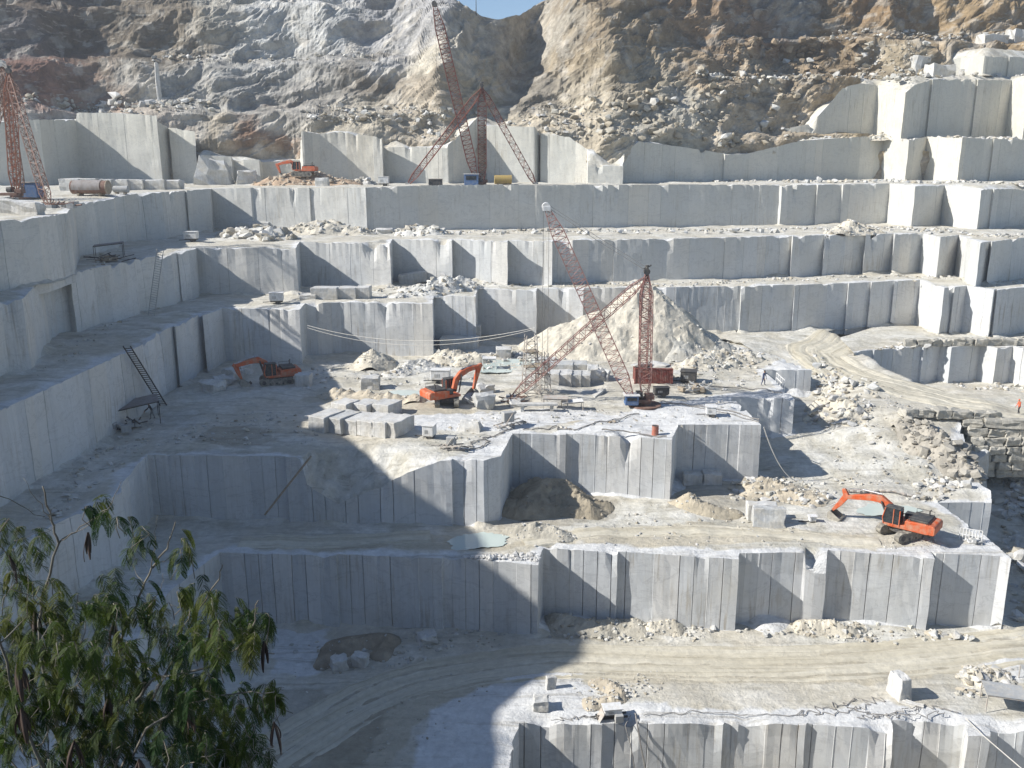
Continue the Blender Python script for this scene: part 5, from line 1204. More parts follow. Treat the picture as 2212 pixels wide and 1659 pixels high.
# scaffold tower by the crane leg
def scaffold(label, p, w, h, n, mat, rz=0.2):
    t = thing('scaffold_tower', label, 'scaffold', p, rz); m = MB()
    for x in (-w / 2, w / 2):
        for y in (-w / 2, w / 2): m.tube([(x * 1.5, y * 1.5, 0), (x, y, h)], 0.05, 5)
    m.build('upright', M['pale'], t)
    m = MB()
    for k in range(n):
        z0 = h * k / n; z1 = h * (k + 1) / n; s0 = w * (1.5 - 0.5 * k / n) / 2; s1 = w * (1.5 - 0.5 * (k + 1) / n) / 2
        for (a, c) in (((-1, -1), (1, -1)), ((1, -1), (1, 1)), ((1, 1), (-1, 1)), ((-1, 1), (-1, -1))):
            m.tube([(a[0] * s0, a[1] * s0, z0), (c[0] * s0, c[1] * s0, z0)], 0.035, 4); m.tube([(a[0] * s0, a[1] * s0, z0), (c[0] * s1, c[1] * s1, z1)], 0.03, 4)
    m.build('bracing', M['pale'], t)
    m = MB(); m.box((0, 0, h * 0.72), (w * 1.5, w * 1.4, 0.06)); m.box((0.1, 0, h * 0.45), (w * 1.4, w * 1.4, 0.06)); m.build('platform', M['wood'], t)
    return t
scaffold('pale scaffold tower wrapped round the end of the crane leg', gp(1146, 846, 'b3'), 1.1, 6.4, 7, 'pale')
scaffold('shorter pale scaffold standing right of the scaffold tower', gp(1172, 846, 'b3'), 0.9, 4.4, 5, 'pale', 0.5)
t = thing('aerial_mast', 'thin pole standing on the ridge against the sky', 'pole', mount_pt(1027, 34)); m = MB(); m.tube([(0, 0, -2), (0, 0, 5.5)], 0.13, 6, 0.05); m.build('pole', M['dark'], t)
m = MB(); m.tube([(-0.5, 0, 3.6), (0.5, 0, 3.6)], 0.05, 5); m.build('crossbar', M['dark'], t)
# ------------------------------------------------------------------ boxes on skids, compressors, cabins
def skid_box(label, p, w, d, h, rz, body='white', cat='generator', under=0.45, wheels=True, name='generator'):
    t = thing(name, label, cat, p, math.radians(rz)); m = MB(); m.box((0, 0, under + h / 2), (w, d, h)); b = m.build('housing', M[body], t, bevel=0.05)
    m = MB()
    for k in range(3): m.box((-w * 0.25 + k * w * 0.11, -d / 2 - 0.012, under + h * 0.45), (w * 0.06, 0.025, h * 0.35))
    m.build('vent', M['grey'], b)
    m = MB(); m.box((0, 0, under + h + 0.03), (w + 0.12, d + 0.12, 0.06)); m.build('lid', M['white' if body != 'dark' else 'dark'], b)
    m = MB(); m.box((0, 0, under * 0.75), (w * 0.9, d * 0.7, under * 0.35)); m.tube([(-w / 2, 0, under * 0.6), (-w / 2 - 0.9, 0, under * 0.5)], 0.05, 5); m.build('chassis', M['dark'], t)
    if wheels:
        for s in (-1, 1):
            m = MB(); m.tube([(w * 0.12, s * d * 0.38 - 0.09, 0.3), (w * 0.12, s * d * 0.38 + 0.09, 0.3)], 0.32, 14); m.build('wheel', M['black'], t)
    return t
skid_box('white generator box on wheels at the edge of the third terrace', gp(598, 656, 'b4'), 1.75, 1.2, 1.0, 8)
skid_box('dark box generator with pale top in the shade of the fourth terrace', gp(414, 522, 'b5'), 1.9, 1.2, 1.0, 0)
skid_box('white machine cabinet with dark vents in front of the row of sawn blocks', gp(928, 946, 'b3'), 1.05, 1.2, 1.0, -12, under=0.3)
skid_box('small dusty white motor unit near the right corner of the crane terrace', gp(1535, 899, 'b3'), 1.0, 1.1, 0.75, -8, under=0.3)
skid_box('white machine on dark trailer just behind the sunlit excavator', gp(952, 828, 'b3'), 2.2, 1.3, 1.1, -4, under=0.55)
skid_box('tiny white cabin on wheels on the upper bench left of the tall crane', gpy(829, 'b6', 166), 1.9, 1.4, 1.15, 0, under=0.5)
skid_box('dark machine with dusty hood standing right of the red container', gp(1487, 826, 'b3'), 1.8, 1.6, 1.1, -15, body='dark', under=0.3)
skid_box('small white pump motor left of the red excavator bucket', gp(1754, 1129, 'b2'), 0.6, 0.5, 0.45, 0, under=0.12, wheels=False, name='pump', cat='pump')
skid_box('dark winch machine by the cable heap on the crane terrace', gp(1428, 856, 'b3'), 1.6, 0.9, 0.7, 5, body='dark', under=0.3)
t = skid_box('open steel saw machine with pale hood near the bottom edge of the photo', gp(1322, 1547, 'b1'), 1.25, 0.75, 0.42, 8, body='white', under=0.42, wheels=False, name='saw_machine', cat='saw machine')
m = MB(); m.box((0.35, -0.55, 0.3), (0.55, 0.4, 0.5)); m.build('motor', M['grey'], t); m = MB(); m.box((-0.85, -0.1, 0.3), (0.05, 0.9, 0.75), Matrix.Rotation(0.5, 3, 'Y')); m.build('splash_guard', M['pale'], t)
m = MB(); m.box((0, -0.1, 0.06), (2.2, 0.12, 0.12)); m.box((0, 0.35, 0.06), (2.2, 0.12, 0.12)); m.build('rail', M['dark'], t)
def drilling_frame(label, p, rz, s=1.0):
    t = thing('drill_rig', label, 'drill rig', p, rz); m = MB()
    m.box((0, 0, 0.9 * s), (1.0 * s, 0.7 * s, 0.9 * s)); m.tube([(0.2 * s, 0, 0.9 * s), (0.75 * s, 0, 1.3 * s)], 0.18 * s, 8); m.build('motor', M['grey'], t, bevel=0.05)
    m = MB()
    for y in (-0.45, 0.45): m.tube([(-1.2 * s, y * s, 0.08), (1.3 * s, y * s, 0.5 * s)], 0.07, 5); m.tube([(-0.5 * s, y * s, 0.1), (0.3 * s, y * s, 1.3 * s)], 0.05, 5)
    for k in range(5): m.tube([((-1.0 + k * 0.5) * s, -0.45 * s, 0.15), ((-1.0 + k * 0.5) * s, 0.45 * s, 0.15)], 0.05, 4)
    m.build('frame', M['pale'], t)
    m = MB(); m.tube([(1.0 * s, -0.3, 0.4), (1.6 * s, -0.2, 0.35), (1.9 * s, 0.3, 0.12), (1.2 * s, 0.6, 0.08)], 0.06, 5); m.build('hose', M['black'], t)
    return t
drilling_frame('grey wire saw rig with tilted frame on the front of the crane terrace', gp(1097, 921, 'b3'), 0.4, 1.1)
drilling_frame('dark wreck of a drill frame lying below the white cabinet', gp(975, 968, 'b3'), -0.3, 0.8)
# red container with rubble load on its roof
t = thing('shipping_container', 'red corrugated container behind the middle crane mast', 'container', gp(1412, 833, 'b3') + Vector((0, 1.0, -0.05)), math.radians(-3)); W_, D_, H_ = 4.3, 2.2, 2.1
m = MB()
def corr(a, b, n, zz0, zz1, dep):
    a, b = Vector(a), Vector(b); d = (b - a) / n; u = d.normalized(); nn = Vector((u.y, -u.x, 0)); P_ = []
    for k in range(n):
        q = a + d * k; P_ += [q, q + d * 0.35, q + d * 0.5 - nn * dep, q + d * 0.85 - nn * dep]
    P_.append(b); vs = [(v.x, v.y, zz0) for v in P_] + [(v.x, v.y, zz1) for v in P_]; k = len(P_)
    m.add(vs, [(i, i + 1, k + i + 1, k + i) for i in range(k - 1)])
corr((-W_ / 2, -D_ / 2, 0), (W_ / 2, -D_ / 2, 0), 22, 0.1, H_, 0.06); corr((W_ / 2, -D_ / 2, 0), (W_ / 2, D_ / 2, 0), 10, 0.1, H_, 0.06); corr((W_ / 2, D_ / 2, 0), (-W_ / 2, D_ / 2, 0), 22, 0.1, H_, 0.06); corr((-W_ / 2, D_ / 2, 0), (-W_ / 2, -D_ / 2, 0), 10, 0.1, H_, 0.06)
m.build('side_wall', M['contred'], t)
m = MB()
for x in (-W_ / 2, W_ / 2):
    for y in (-D_ / 2, D_ / 2): m.box((x, y, H_ / 2), (0.14, 0.14, H_ + 0.06))
for y in (-D_ / 2, D_ / 2):
    for z in (0.08, H_): m.box((0, y, z), (W_, 0.13, 0.13))
m.build('frame', M['contred'], t)
m = MB(); m.box((0, 0, H_ - 0.02), (W_ - 0.1, D_ - 0.1, 0.06)); m.build('roof', M['pale'], t)
tb = Vector(t.location)
boulder(tb + Vector((-1.5, 0, H_)), 1.7, 'dusty grey bundle on the left of the container roof', RND, dim=(1.3, 0.9, 0.32), rz=0.1)
boulder(tb + Vector((0.9, 0, H_)), 2.0, 'dusty grey bundle on the right of the container roof', RND, dim=(1.35, 0.8, 0.28), rz=-0.1)
# blue cabin at the left crane, dark panel, tanks
def hut(label, p, w, d, h, rz, mat, name='cabin', cat='cabin'):
    t = thing(name, label, cat, p, math.radians(rz)); m = MB(); m.box((0, 0, 0.25 + h / 2), (w, d, h)); b = m.build('wall', M[mat], t, bevel=0.04)
    m = MB(); m.box((0, 0, h + 0.3), (w + 0.2, d + 0.2, 0.1)); m.build('roof', M['pale'], t)
    m = MB(); m.box((-w / 2 - 0.02, 0, h * 0.65), (0.04, d * 0.6, h * 0.4)); m.box((-w * 0.36, -d / 2 - 0.015, h * 0.68), (w * 0.2, 0.03, h * 0.4)); m.build('window', M['glass'], b)
    m = MB(); m.box((0, 0, 0.12), (w + 0.5, d * 0.8, 0.2)); m.build('skid', M['dark'], t)
    return t
hut('blue winch cabin beside the crane at the left edge', gp(72, 430, 'b6'), 2.2, 1.6, 1.95, -4, 'blue')
t = hut('dark panel cabin on a stand at the rim of the upper bench', gpy(941, 'b6', 158), 2.4, 0.5, 1.1, 0, 'dark', 'switch_cabinet', 'cabinet')
def tank(label, p, L, rad, rz, mat, endmat=None, name='tank', cover=None):
    t = thing(name, label, 'tank', p, math.radians(rz)); m = MB(); m.tube([(-L / 2, 0, rad + 0.15), (-L * 0.48, 0, rad + 0.15), (L * 0.48, 0, rad + 0.15), (L / 2, 0, rad + 0.15)], rad, 20); b = m.build('shell', M[mat], t)
    m = MB(); m.tube([(L / 2 - 0.02, 0, rad + 0.15), (L / 2 + 0.1, 0, rad + 0.15)], rad * 1.04, 20); m.build('end_ring', M[endmat or mat], b)
    m = MB()
    for x in (-L * 0.3, L * 0.3): m.box((x, 0, 0.15), (0.3, rad * 1.5, 0.35))
    m.build('cradle', M['wood'], t)
    if cover:
        m = MB(); n = 14; k = 12; vs = []
        for i in range(n + 1):
            for j in range(k + 1):
                a = math.pi * (-0.12 + 1.24 * j / k); x = -L * 0.45 + L * 0.8 * i / n; rr = rad * (1.06 + 0.07 * noise.noise(Vector((x * 1.6, a * 2, 3)))); vs.append((x, rr * math.cos(a), rad + 0.15 + rr * math.sin(a)))
        m.add(vs, [(i * (k + 1) + j, (i + 1) * (k + 1) + j, (i + 1) * (k + 1) + j + 1, i * (k + 1) + j + 1) for i in range(n) for j in range(k)]); m.build('tarpaulin', M['tarp'], t, smooth=True)
    return t
tank('ochre cylindrical tank lying behind the tall crane', gpy(1086, 'b6', 176), 3.2, 0.85, 4, 'yellow')
tank('long rusty drum half wrapped in grey tarpaulin on the left bench', gp(197, 424, 'b6'), 5.2, 0.95, -3, 'brown', 'wood', 'drum', True)
tank('small dark blue tank lying right of the wrapped drum', gp(262, 420, 'b6'), 2.0, 0.5, 0, 'grey')
def barrel(label, p, mat, h=0.95, rad=0.32):
    t = thing('barrel', label, 'barrel', p); m = MB(); prof = [(0, rad), (0.05, rad * 1.04), (0.3, rad), (0.33, rad * 1.05), (0.36, rad), (0.6, rad), (0.63, rad * 1.05), (0.66, rad), (0.93, rad), (1.0, rad * 1.03)]
    n = 18; vs = [(r_ * math.cos(6.2832 * j / n), r_ * math.sin(6.2832 * j / n), z * h) for z, r_ in prof for j in range(n)]
    m.add(vs, [(i * n + j, i * n + (j + 1) % n, (i + 1) * n + (j + 1) % n, (i + 1) * n + j) for i in range(len(prof) - 1) for j in range(n)] + [tuple(range(n))]); m.build('drum', M[mat], t)
    m = MB(); m.tube([(0, 0, h - 0.05), (0, 0, h - 0.02)], rad * 0.97, n); m.build('lid', M['dark'], t); return t
barrel('orange barrel standing at the rim of the crane terrace', gp(1415, 940, 'b3'), 'barrel')
# ------------------------------------------------------------------ ladders, railings, canopies
def ladder(label, a, b, w=0.5, n=24, mat='grey', rad=0.05):
    t = thing('ladder', label, 'ladder', a); a, b = Vector(a), Vector(b); d = b - a; u = d.cross(Vector((0, 0, 1))); u = u.cross(d).cross(d).normalized() if False else Vector((d.y, -d.x, 0))
    u = Vector((1, 0, 0)) if u.length < 1e-3 else u.normalized(); q = Vector((1, 0, 0)); u = (q - d.normalized() * q.dot(d.normalized())).normalized() if abs(d.normalized().x) < 0.6 else Vector((0, 1, 0))
    for s in (-1, 1):
        m = MB(); m.tube([u * s * w / 2, d + u * s * w / 2], rad, 5); m.build('rail', M[mat], t)
    m = MB()
    for k in range(1, n): m.tube([d * (k / n) - u * w / 2, d * (k / n) + u * w / 2], rad * 0.7, 4, cap=False)
    m.build('rung', M[mat], t); return t
a = gp(327, 682, 'b4'); ladder('long steel ladder leaning on the shaded wall of the fourth terrace with a sunlit top', a, aty(346, 540, a.y - 0.3), 0.75, 28, 'grey', 0.055)
a = gp(343, 876, 'b3'); a.x += 0.5; b = aty(266, 748, 83.8); b.x += 0.35; ladder('long dark ladder slanting down the left wall to the crane terrace', a, b, 0.7, 30, 'dark', 0.07)
def railing(label, pts, h=1.0, n=4, mat='white', panels=False):
    p0 = Vector(pts[0]); t = thing('railing', label, 'railing', p0); Q = [Vector(p_) - p0 for p_ in pts]
    m = MB(); ps = []
    for k in range(n + 1): ps.append(poly_at(Q, k / n))
    for q in ps:
        m = MB(); m.tube([q, q + Vector((0, 0, h))], 0.05, 5); m.build('post', M[mat], t)
    m = MB()
    for f in (0.5, 1.0): m.tube([q + Vector((0, 0, h * f)) for q in ps], 0.045, 5)
    m.build('bar', M[mat], t)
    return t
railing('white steel guard rail at the edge of the upper step beside the worker', [gp(1676, 826, 'b3'), gp(1694, 843, 'b3')], 1.15, 4)
railing('pale guard rail leaning at the right corner of the second terrace', [gp(2072, 1164, 'b2'), gp(2120, 1172, 'b2')], 1.1, 7)
def canopy(label, p, w, d, h, rz, mat, tilt=0.0, post='pale', name='canopy'):
    t = thing(name, label, 'canopy', p, math.radians(rz)); m = MB(); n = 9; vs = []
    for i in range(n + 1):
        for j in range(n + 1):
            x = -w / 2 + w * i / n; y = -d / 2 + d * j / n; vs.append((x, y, h + tilt * x - 0.06 * math.sin(math.pi * i / n) * math.sin(math.pi * j / n) + 0.02 * noise.noise(Vector((x * 2, y * 2, 1)))))
    k = n + 1; top = len(vs); vs += [(x, y, z - 0.05) for x, y, z in vs]
    m.add(vs, [(i * k + j, (i + 1) * k + j, (i + 1) * k + j + 1, i * k + j + 1) for i in range(n) for j in range(n)] + [(top + i * k + j, top + i * k + j + 1, top + (i + 1) * k + j + 1, top + (i + 1) * k + j) for i in range(n) for j in range(n)])
    m.build('roof', M[mat], t)
    for x in (-w / 2 + 0.05, w / 2 - 0.05):
        for y in (-d / 2 + 0.05, d / 2 - 0.05):
            m = MB(); m.tube([(x, y, 0), (x, y, h + tilt * x)], 0.04, 5); m.build('post', M[post], t)
    m = MB()
    for y in (-d / 2 + 0.05, d / 2 - 0.05): m.tube([(-w / 2, y, h - tilt * w / 2 - 0.09), (w / 2, y, h + tilt * w / 2 - 0.09)], 0.04, 5)
    m.build('beam', M[post], t); return t
canopy('grey sheet metal canopy on thin posts at the lower right', gp(2165, 1528, 'b1'), 2.6, 1.9, 1.35, -16, 'grey')
canopy('second grey canopy cut by the right edge of the photo', gp(2248, 1480, 'b1'), 2.6, 1.6, 1.1, -10, 'grey')
canopy('small white table shelter beside the cube block by the pool', gp(1057, 797, 'b3'), 1.7, 1.5, 1.45, 0, 'white', post='white')
canopy('dusty slab roofed shelter before the group of sawn blocks', gp(1200, 880, 'b3'), 2.6, 1.5, 1.1, -6, 'pale')
canopy('low sagging dusty sheet on posts right of the slab roofed shelter', gp(1236, 883, 'b3'), 2.2, 1.3, 0.85, 4, 'white', 0.08)
canopy('dark tarpaulin shelter against the left wall in shade', gp(292, 912, 'b3'), 4.6, 3.2, 2.0, 25, 'tarp', 0.14, 'dark')
canopy('dark shelter roof in the recess of the left wall above the ladder', gp(237, 556, 'b5'), 3.4, 2.4, 1.7, 20, 'tarp', 0.1, 'dark')
canopy('small green and white sunshade on the topmost right ledge', aty(2150, 84, 243) + Vector((0, 0, 0)), 3.2, 2.2, 2.2, 0, 'white', 0.0, 'dark')
def table(label, p, w, d, h, rz):
    t = thing('stone_bench', label, 'bench', p, math.radians(rz)); m = MB(); m.box((0, 0, h), (w, d, 0.18), jit=0.03, rnd=RND); m.build('slab', M['block'], t)
    for x in (-w * 0.36, w * 0.36):
        m = MB(); m.box((x, 0, h / 2 - 0.05), (0.35, d * 0.8, h)); m.build('support', M['block'], t)
    return t
table('long stone slab laid on two supports below the scaffold', gp(1160, 888, 'b3'), 4.2, 0.9, 0.75, 0)
def pile(label, p, s, seed, mat='dark', n=26):
    r = random.Random(seed); t = thing('scrap_heap', label, 'scrap heap', p); m = MB()
    for _ in range(n):
        a = Vector((r.gauss(0, .5) * s, r.gauss(0, .4) * s, r.uniform(0.05, 0.35) * s)); b_ = a + Vector((r.gauss(0, .6) * s, r.gauss(0, .4) * s, r.uniform(-0.1, 0.35) * s)); m.tube([a, b_], r.uniform(0.03, 0.09), 5)
    m.build('pipe', M[mat], t); m = MB()
    for _ in range(7): m.box((r.gauss(0, .5) * s, r.gauss(0, .4) * s, r.uniform(0.1, 0.4) * s), (r.uniform(.2, .7) * s, r.uniform(.2, .6) * s, r.uniform(.1, .4) * s), Matrix.Rotation(r.uniform(0, 3), 3, 'Z'))
    m.build('crate', M['grey' if seed % 2 else 'wood'], t); return t
pile('dark clutter of pipes and crates under the left shelter', gp(268, 925, 'b3'), 1.6, 1)
pile('dark scrap under the roof in the left wall recess', gp(232, 566, 'b5'), 1.6, 2)
pile('tangle of dusty pipes at the foot of the left crane leg', gp(128, 450, 'b6'), 1.5, 3, 'brown')
pile('scrap and cables heaped before the red container', gp(1500, 846, 'b3'), 1.5, 4, 'grey', 40)
pile('brown drill pipes lying right of the sunlit excavator', gp(1112, 868, 'b3'), 1.2, 5, 'brown')
pile('grey gear lying at the left end of the tank bench', gp(344, 398, 'b6'), 1.3, 6, 'grey')
pile('small clutter at the shaded base of the left lattice crane', gp(6, 440, 'b6'), 1.5, 7)
pile('small motor parts on the white floor by the terrace rim', gp(1325, 913, 'b3'), 0.5, 8, 'grey', 8)
pile('tangle of steel rods at the right corner beside the guard rail', gp(2100, 1172, 'b2'), 0.8, 9, 'white', 18)
# ------------------------------------------------------------------ cables and hoses
def cable(name, label, pts, rad=0.03, mat='rope', cat='cable'):
    p0 = Vector(pts[0]); m = MB(); m.tube([Vector(q) - p0 for q in pts], rad, 5); o = m.build(name, M[mat]); o.location = p0; return tag(o, label, cat)
def sag(a, b, s, n=16): a, b = Vector(a), Vector(b); return [a.lerp(b, i / n) - Vector((0, 0, s * 4 * (i / n) * (1 - i / n))) for i in range(n + 1)]
a = aty(664, 703, 110); b = aty(1156, 708, 94); cable('cable', 'upper of two pale wires sagging across the blue shaded wall', sag(a, b, 1.7), 0.035, 'paler')
a = aty(664, 708, 110); b = aty(1156, 711, 94); cable('cable', 'lower of two pale wires sagging across the blue shaded wall', sag(a, b, 2.0), 0.03, 'paler')
a = gp(1646, 921, 'b3') + Vector((0.1, -0.25, 0)); b = gp(1722, 1040, 'b2'); cable('hose', 'pale hose hanging from the terrace corner down to the second terrace', sag(a, b, 1.1), 0.055, 'paler', 'hose')
a = gp(1350, 1562, 'b1'); cable('hose', 'dark hose hanging over the bottom wall, left one', [gp(1362, 1548, 'b1') + Vector((0, 0, .1)), a + Vector((0, -0.15, 0.05)), aty(1362, 1610, a.y - 0.45), aty(1376, 1690, a.y - 0.5)], 0.04, 'rope', 'hose')
a = gp(1376, 1562, 'b1'); cable('hose', 'thick dark hose hanging over the bottom wall, right one', [gp(1372, 1545, 'b1') + Vector((0, 0, .1)), a + Vector((0, -0.15, 0.05)), aty(1384, 1610, a.y - 0.45), aty(1400, 1690, a.y - 0.5)], 0.065, 'rope', 'hose')
cable('cable', 'pale rope stretched across the lower right corner', [gp(2085, 1556, 'b1') + Vector((0, 0, 0.1)), aty(2125, 1590, 51.5), aty(2230, 1680, 48)], 0.035, 'paler')
def ground_cable(label, key, pts, rad, mat='rope', seed=0, wig=0.35, name='hose'):
    W = [gp(a_, b_, key) for a_, b_ in pts]; out = []; n = 40
    for i in range(n + 1):
        q = poly_at(W, i / n); q = Vector((q.x + wig * noise.noise(Vector((i * 0.35, seed, 0))), q.y + wig * noise.noise(Vector((i * 0.35, seed, 9))), 0)); q.z = floor_z(key, q.x, q.y) + rad * 1.3 + 0.03; out.append(q)
    return cable(name, label, out, rad, mat, 'hose')
ground_cable('dark hose running from the crane turntable to the terrace corner', 'b3', [(1400, 872), (1500, 878), (1590, 892), (1640, 908)], 0.06, seed=1)
ground_cable('second dark hose lying beside the small motor unit', 'b3', [(1425, 866), (1520, 884), (1640, 912)], 0.05, seed=2)
ground_cable('long thin pipe along the front rim of the crane terrace', 'b3', [(1300, 932), (1360, 936), (1440, 944)], 0.07, seed=3, wig=0.1)
ground_cable('hose curling over the white floor left of the rim', 'b3', [(1130, 930), (1200, 926), (1240, 930), (1290, 915), (1380, 895)], 0.05, seed=4, wig=0.9)
ground_cable('hose looping near the drill rig', 'b3', [(1010, 965), (1040, 950), (1075, 940), (1110, 925)], 0.05, seed=5, wig=0.8)
ground_cable('hose snaking past the white machine cabinet', 'b3', [(930, 962), (980, 975), (1030, 970), (1060, 955)], 0.06, seed=6, wig=0.8)
ground_cable('hose across the top steps towards the worker', 'b3', [(1480, 830), (1560, 838), (1640, 840), (1690, 850)], 0.06, seed=7)
ground_cable('looped hose left of the saw machine', 'b1', [(1190, 1555), (1230, 1552), (1262, 1545), (1300, 1550)], 0.025, seed=8, wig=0.5)
ground_cable('thin cable along the rim of the bottom wall', 'b1', [(1390, 1548), (1500, 1540), (1620, 1543), (1740, 1545)], 0.025, seed=9)
for k, (pts, lab) in enumerate((([(1760, 1545), (1830, 1540), (1870, 1525), (1900, 1510)], 'tangled cable in the middle of the cable clutter by the tall block'), ([(1830, 1530), (1880, 1545), (1930, 1545), (1960, 1535)], 'cable passing under the tall grey block'), ([(1850, 1552), (1910, 1548), (1960, 1550), (2040, 1545)], 'cable along the rim right of the tall grey block'), ([(1720, 1545), (1800, 1528), (1850, 1515)], 'cable at the left end of the cable clutter by the tall block'), ([(1965, 1535), (2020, 1530), (2060, 1540)], 'cable curling beside the fallen stone post'))):
    ground_cable(lab, 'b1', pts, 0.028, seed=10 + k, wig=0.8)
ground_cable('wide flat hose lying by the second terrace slope', 'b2', [(1830, 1068), (1900, 1066), (1980, 1075)], 0.12, 'pale', seed=20, wig=0.3)
a = aty(672, 985, 72.3); b = aty(572, 1112, 72.2)
m = MB(); m.tube([Vector((0, 0, 0)), b - a], 0.09, 7); o = m.build('crack_line', M['wood']); o.location = a; tag(o, 'dark crack line along the broken edge of the shaded wall', 'pole')  # thin rod added to stand in for a dark crack in the wall
# ------------------------------------------------------------------ people
M['skin'] = mat_plain('skin', (0.36, 0.21, 0.14, 1), 0.6, (0.3, 0.18, 0.12, 1), 0.2, streak=False)
M['cblue'] = mat_plain('blue_work_cloth', (0.045, 0.065, 0.14, 1), 0.85, (0.2, 0.2, 0.2, 1), 0.35, streak=False)
M['cdark'] = mat_plain('dark_work_cloth', (0.035, 0.035, 0.04, 1), 0.85, (0.15, 0.14, 0.12, 1), 0.35, streak=False)
M['cgrey'] = mat_plain('grey_work_cloth', (0.20, 0.20, 0.19, 1), 0.85, (0.3, 0.28, 0.24, 1), 0.4, streak=False)
M['corange'] = mat_plain('orange_vest_cloth', (0.70, 0.13, 0.05, 1), 0.8, (0.4, 0.2, 0.12, 1), 0.3, streak=False)
M['hair'] = mat_plain('dark_hair', (0.02, 0.016, 0.012, 1), 0.7, (0.05, 0.04, 0.03, 1), 0.2, streak=False)
def skinned(nodes, edges, name, levels=2):
    me = bpy.data.meshes.new(name); me.from_pydata([n[0] for n in nodes], edges, [])
    o = bpy.data.objects.new(name, me); COL.objects.link(o)
    md = o.modifiers.new('skin', 'SKIN'); md.use_smooth_shade = True
    if not me.skin_vertices: me.attributes.new('skin', 'SKIN', 'POINT') if False else None
    bm = bmesh.new(); bm.from_mesh(me); ly = bm.verts.layers.skin.verify(); bm.verts.ensure_lookup_table()
    for i, n in enumerate(nodes):
        bm.verts[i][ly].radius = (n[1], n[2] if len(n) > 2 else n[1]); bm.verts[i][ly].use_root = (i == 0)
    bm.to_mesh(me); bm.free()
    o.modifiers.new('sub', 'SUBSURF').levels = levels
    dg = bpy.context.evaluated_depsgraph_get(); ev = o.evaluated_get(dg); m2 = bpy.data.meshes.new_from_object(ev)
    bpy.data.objects.remove(o); return m2
def person(label, p, rz, top, legs_m, pose=0, headgear=None, group='workers in the quarry'):
    N = []; Ed = []
    def nd(v, r, r2=None, par=None):
        N.append((Vector(v), r, r2 or r)); i = len(N) - 1
        if par is not None: Ed.append((par, i))
        return i
    lean = 0.05 if pose == 0 else 0.22
    pel = nd((0, 0, 0.95), 0.15, 0.12); wa = nd((lean * 0.4, 0, 1.12), 0.145, 0.11, pel); ch = nd((lean, 0, 1.33), 0.17, 0.125, wa); nk = nd((lean + 0.03, 0, 1.50), 0.065, None, ch)
    hd = nd((lean + 0.06, 0, 1.60), 0.085, 0.095, nk); nd((lean + 0.065, 0, 1.70), 0.085, 0.09, hd)
    for s in (-1, 1):
        st = 0.16 * s * (1 if pose == 0 else 1.3)
        hp = nd((0, s * 0.1, 0.90), 0.1, None, pel); kn = nd((0.05 + st * 0.5, s * 0.12, 0.49), 0.068, None, hp); an = nd((-0.02 + st, s * 0.13, 0.09), 0.045, None, kn); nd((0.14 + st, s * 0.15, 0.04), 0.042, None, an)
        sh = nd((lean, s * 0.2, 1.42), 0.07, None, ch); a = 0.12 if pose == 0 else 0.3
        el = nd((lean + a * 0.5 + 0.03 * s, s * 0.27, 1.13), 0.048, None, sh); wr = nd((lean + a * 1.5, s * 0.25, 0.90), 0.033, None, el); pm = nd((lean + a * 1.7, s * 0.25, 0.82), 0.036, 0.022, wr)
        for k, (ln, dy) in enumerate(((0.075, -0.030), (0.088, -0.010), (0.082, 0.010), (0.064, 0.028))):
            b_ = nd((lean + a * 1.7 + dy, s * 0.25, 0.785), 0.011, None, pm); c_ = nd((lean + a * 1.7 + dy + 0.008, s * 0.245, 0.785 - ln * 0.55), 0.0095, None, b_); nd((lean + a * 1.7 + dy + 0.02, s * 0.238, 0.785 - ln), 0.008, None, c_)
        tb_ = nd((lean + a * 1.7 + 0.045, s * 0.238, 0.83), 0.012, None, pm); nd((lean + a * 1.7 + 0.062, s * 0.232, 0.785), 0.010, None, tb_)
    me = skinned(N, Ed, 'body', 2); r_ = thing('person', label, 'person', p, rz, group)
    for mm_ in (M['skin'], M[top], M[legs_m], M['black']): me.materials.append(mm_)
    for pl in me.polygons:
        c = pl.center; arm = abs(c.y) > 0.19 and c.z < 1.3
        pl.material_index = 3 if c.z < 0.12 else 2 if (c.z < 0.94 and not arm) else (0 if c.z < 0.88 else 1) if arm else 1 if c.z < 1.485 else 0
    bo = bpy.data.objects.new('body', me); COL.objects.link(bo); bo.parent = r_
    hx = lean + 0.065
    m = MB(); m.tube([(hx + 0.085, 0, 1.64), (hx + 0.115, 0, 1.615), (hx + 0.09, 0, 1.605)], 0.014, 6); m.build('nose', M['skin'], r_)
    for s in (-1, 1):
        m = MB(); m.tube([(hx + 0.082, s * 0.034, 1.665), (hx + 0.09, s * 0.034, 1.665)], 0.012, 8); m.build('eye', M['hair'], r_)
        m = MB(); m.tube([(hx - 0.01, s * 0.09, 1.62), (hx - 0.01, s * 0.1, 1.66)], 0.02, 6); m.build('ear', M['skin'], r_)
    m = MB(); m.tube([(hx + 0.086, -0.025, 1.575), (hx + 0.09, 0, 1.572), (hx + 0.086, 0.025, 1.575)], 0.006, 5); m.build('mouth', M['contred'], r_)
    m = MB(); n = 12; vs = []
    for i in range(6):
        a = math.pi / 2 * i / 5
        for j in range(n): b_ = 2 * math.pi * j / n; vs.append((hx - 0.008 + 0.108 * math.cos(a) * math.cos(b_), 0.1 * math.cos(a) * math.sin(b_), 1.675 + 0.1 * math.sin(a)))
    m.add(vs, [(i * n + j, i * n + (j + 1) % n, (i + 1) * n + (j + 1) % n, (i + 1) * n + j) for i in range(5) for j in range(n)])
    m.build('helmet' if headgear else 'hair', M[headgear or 'hair'], r_, smooth=True)
    return r_
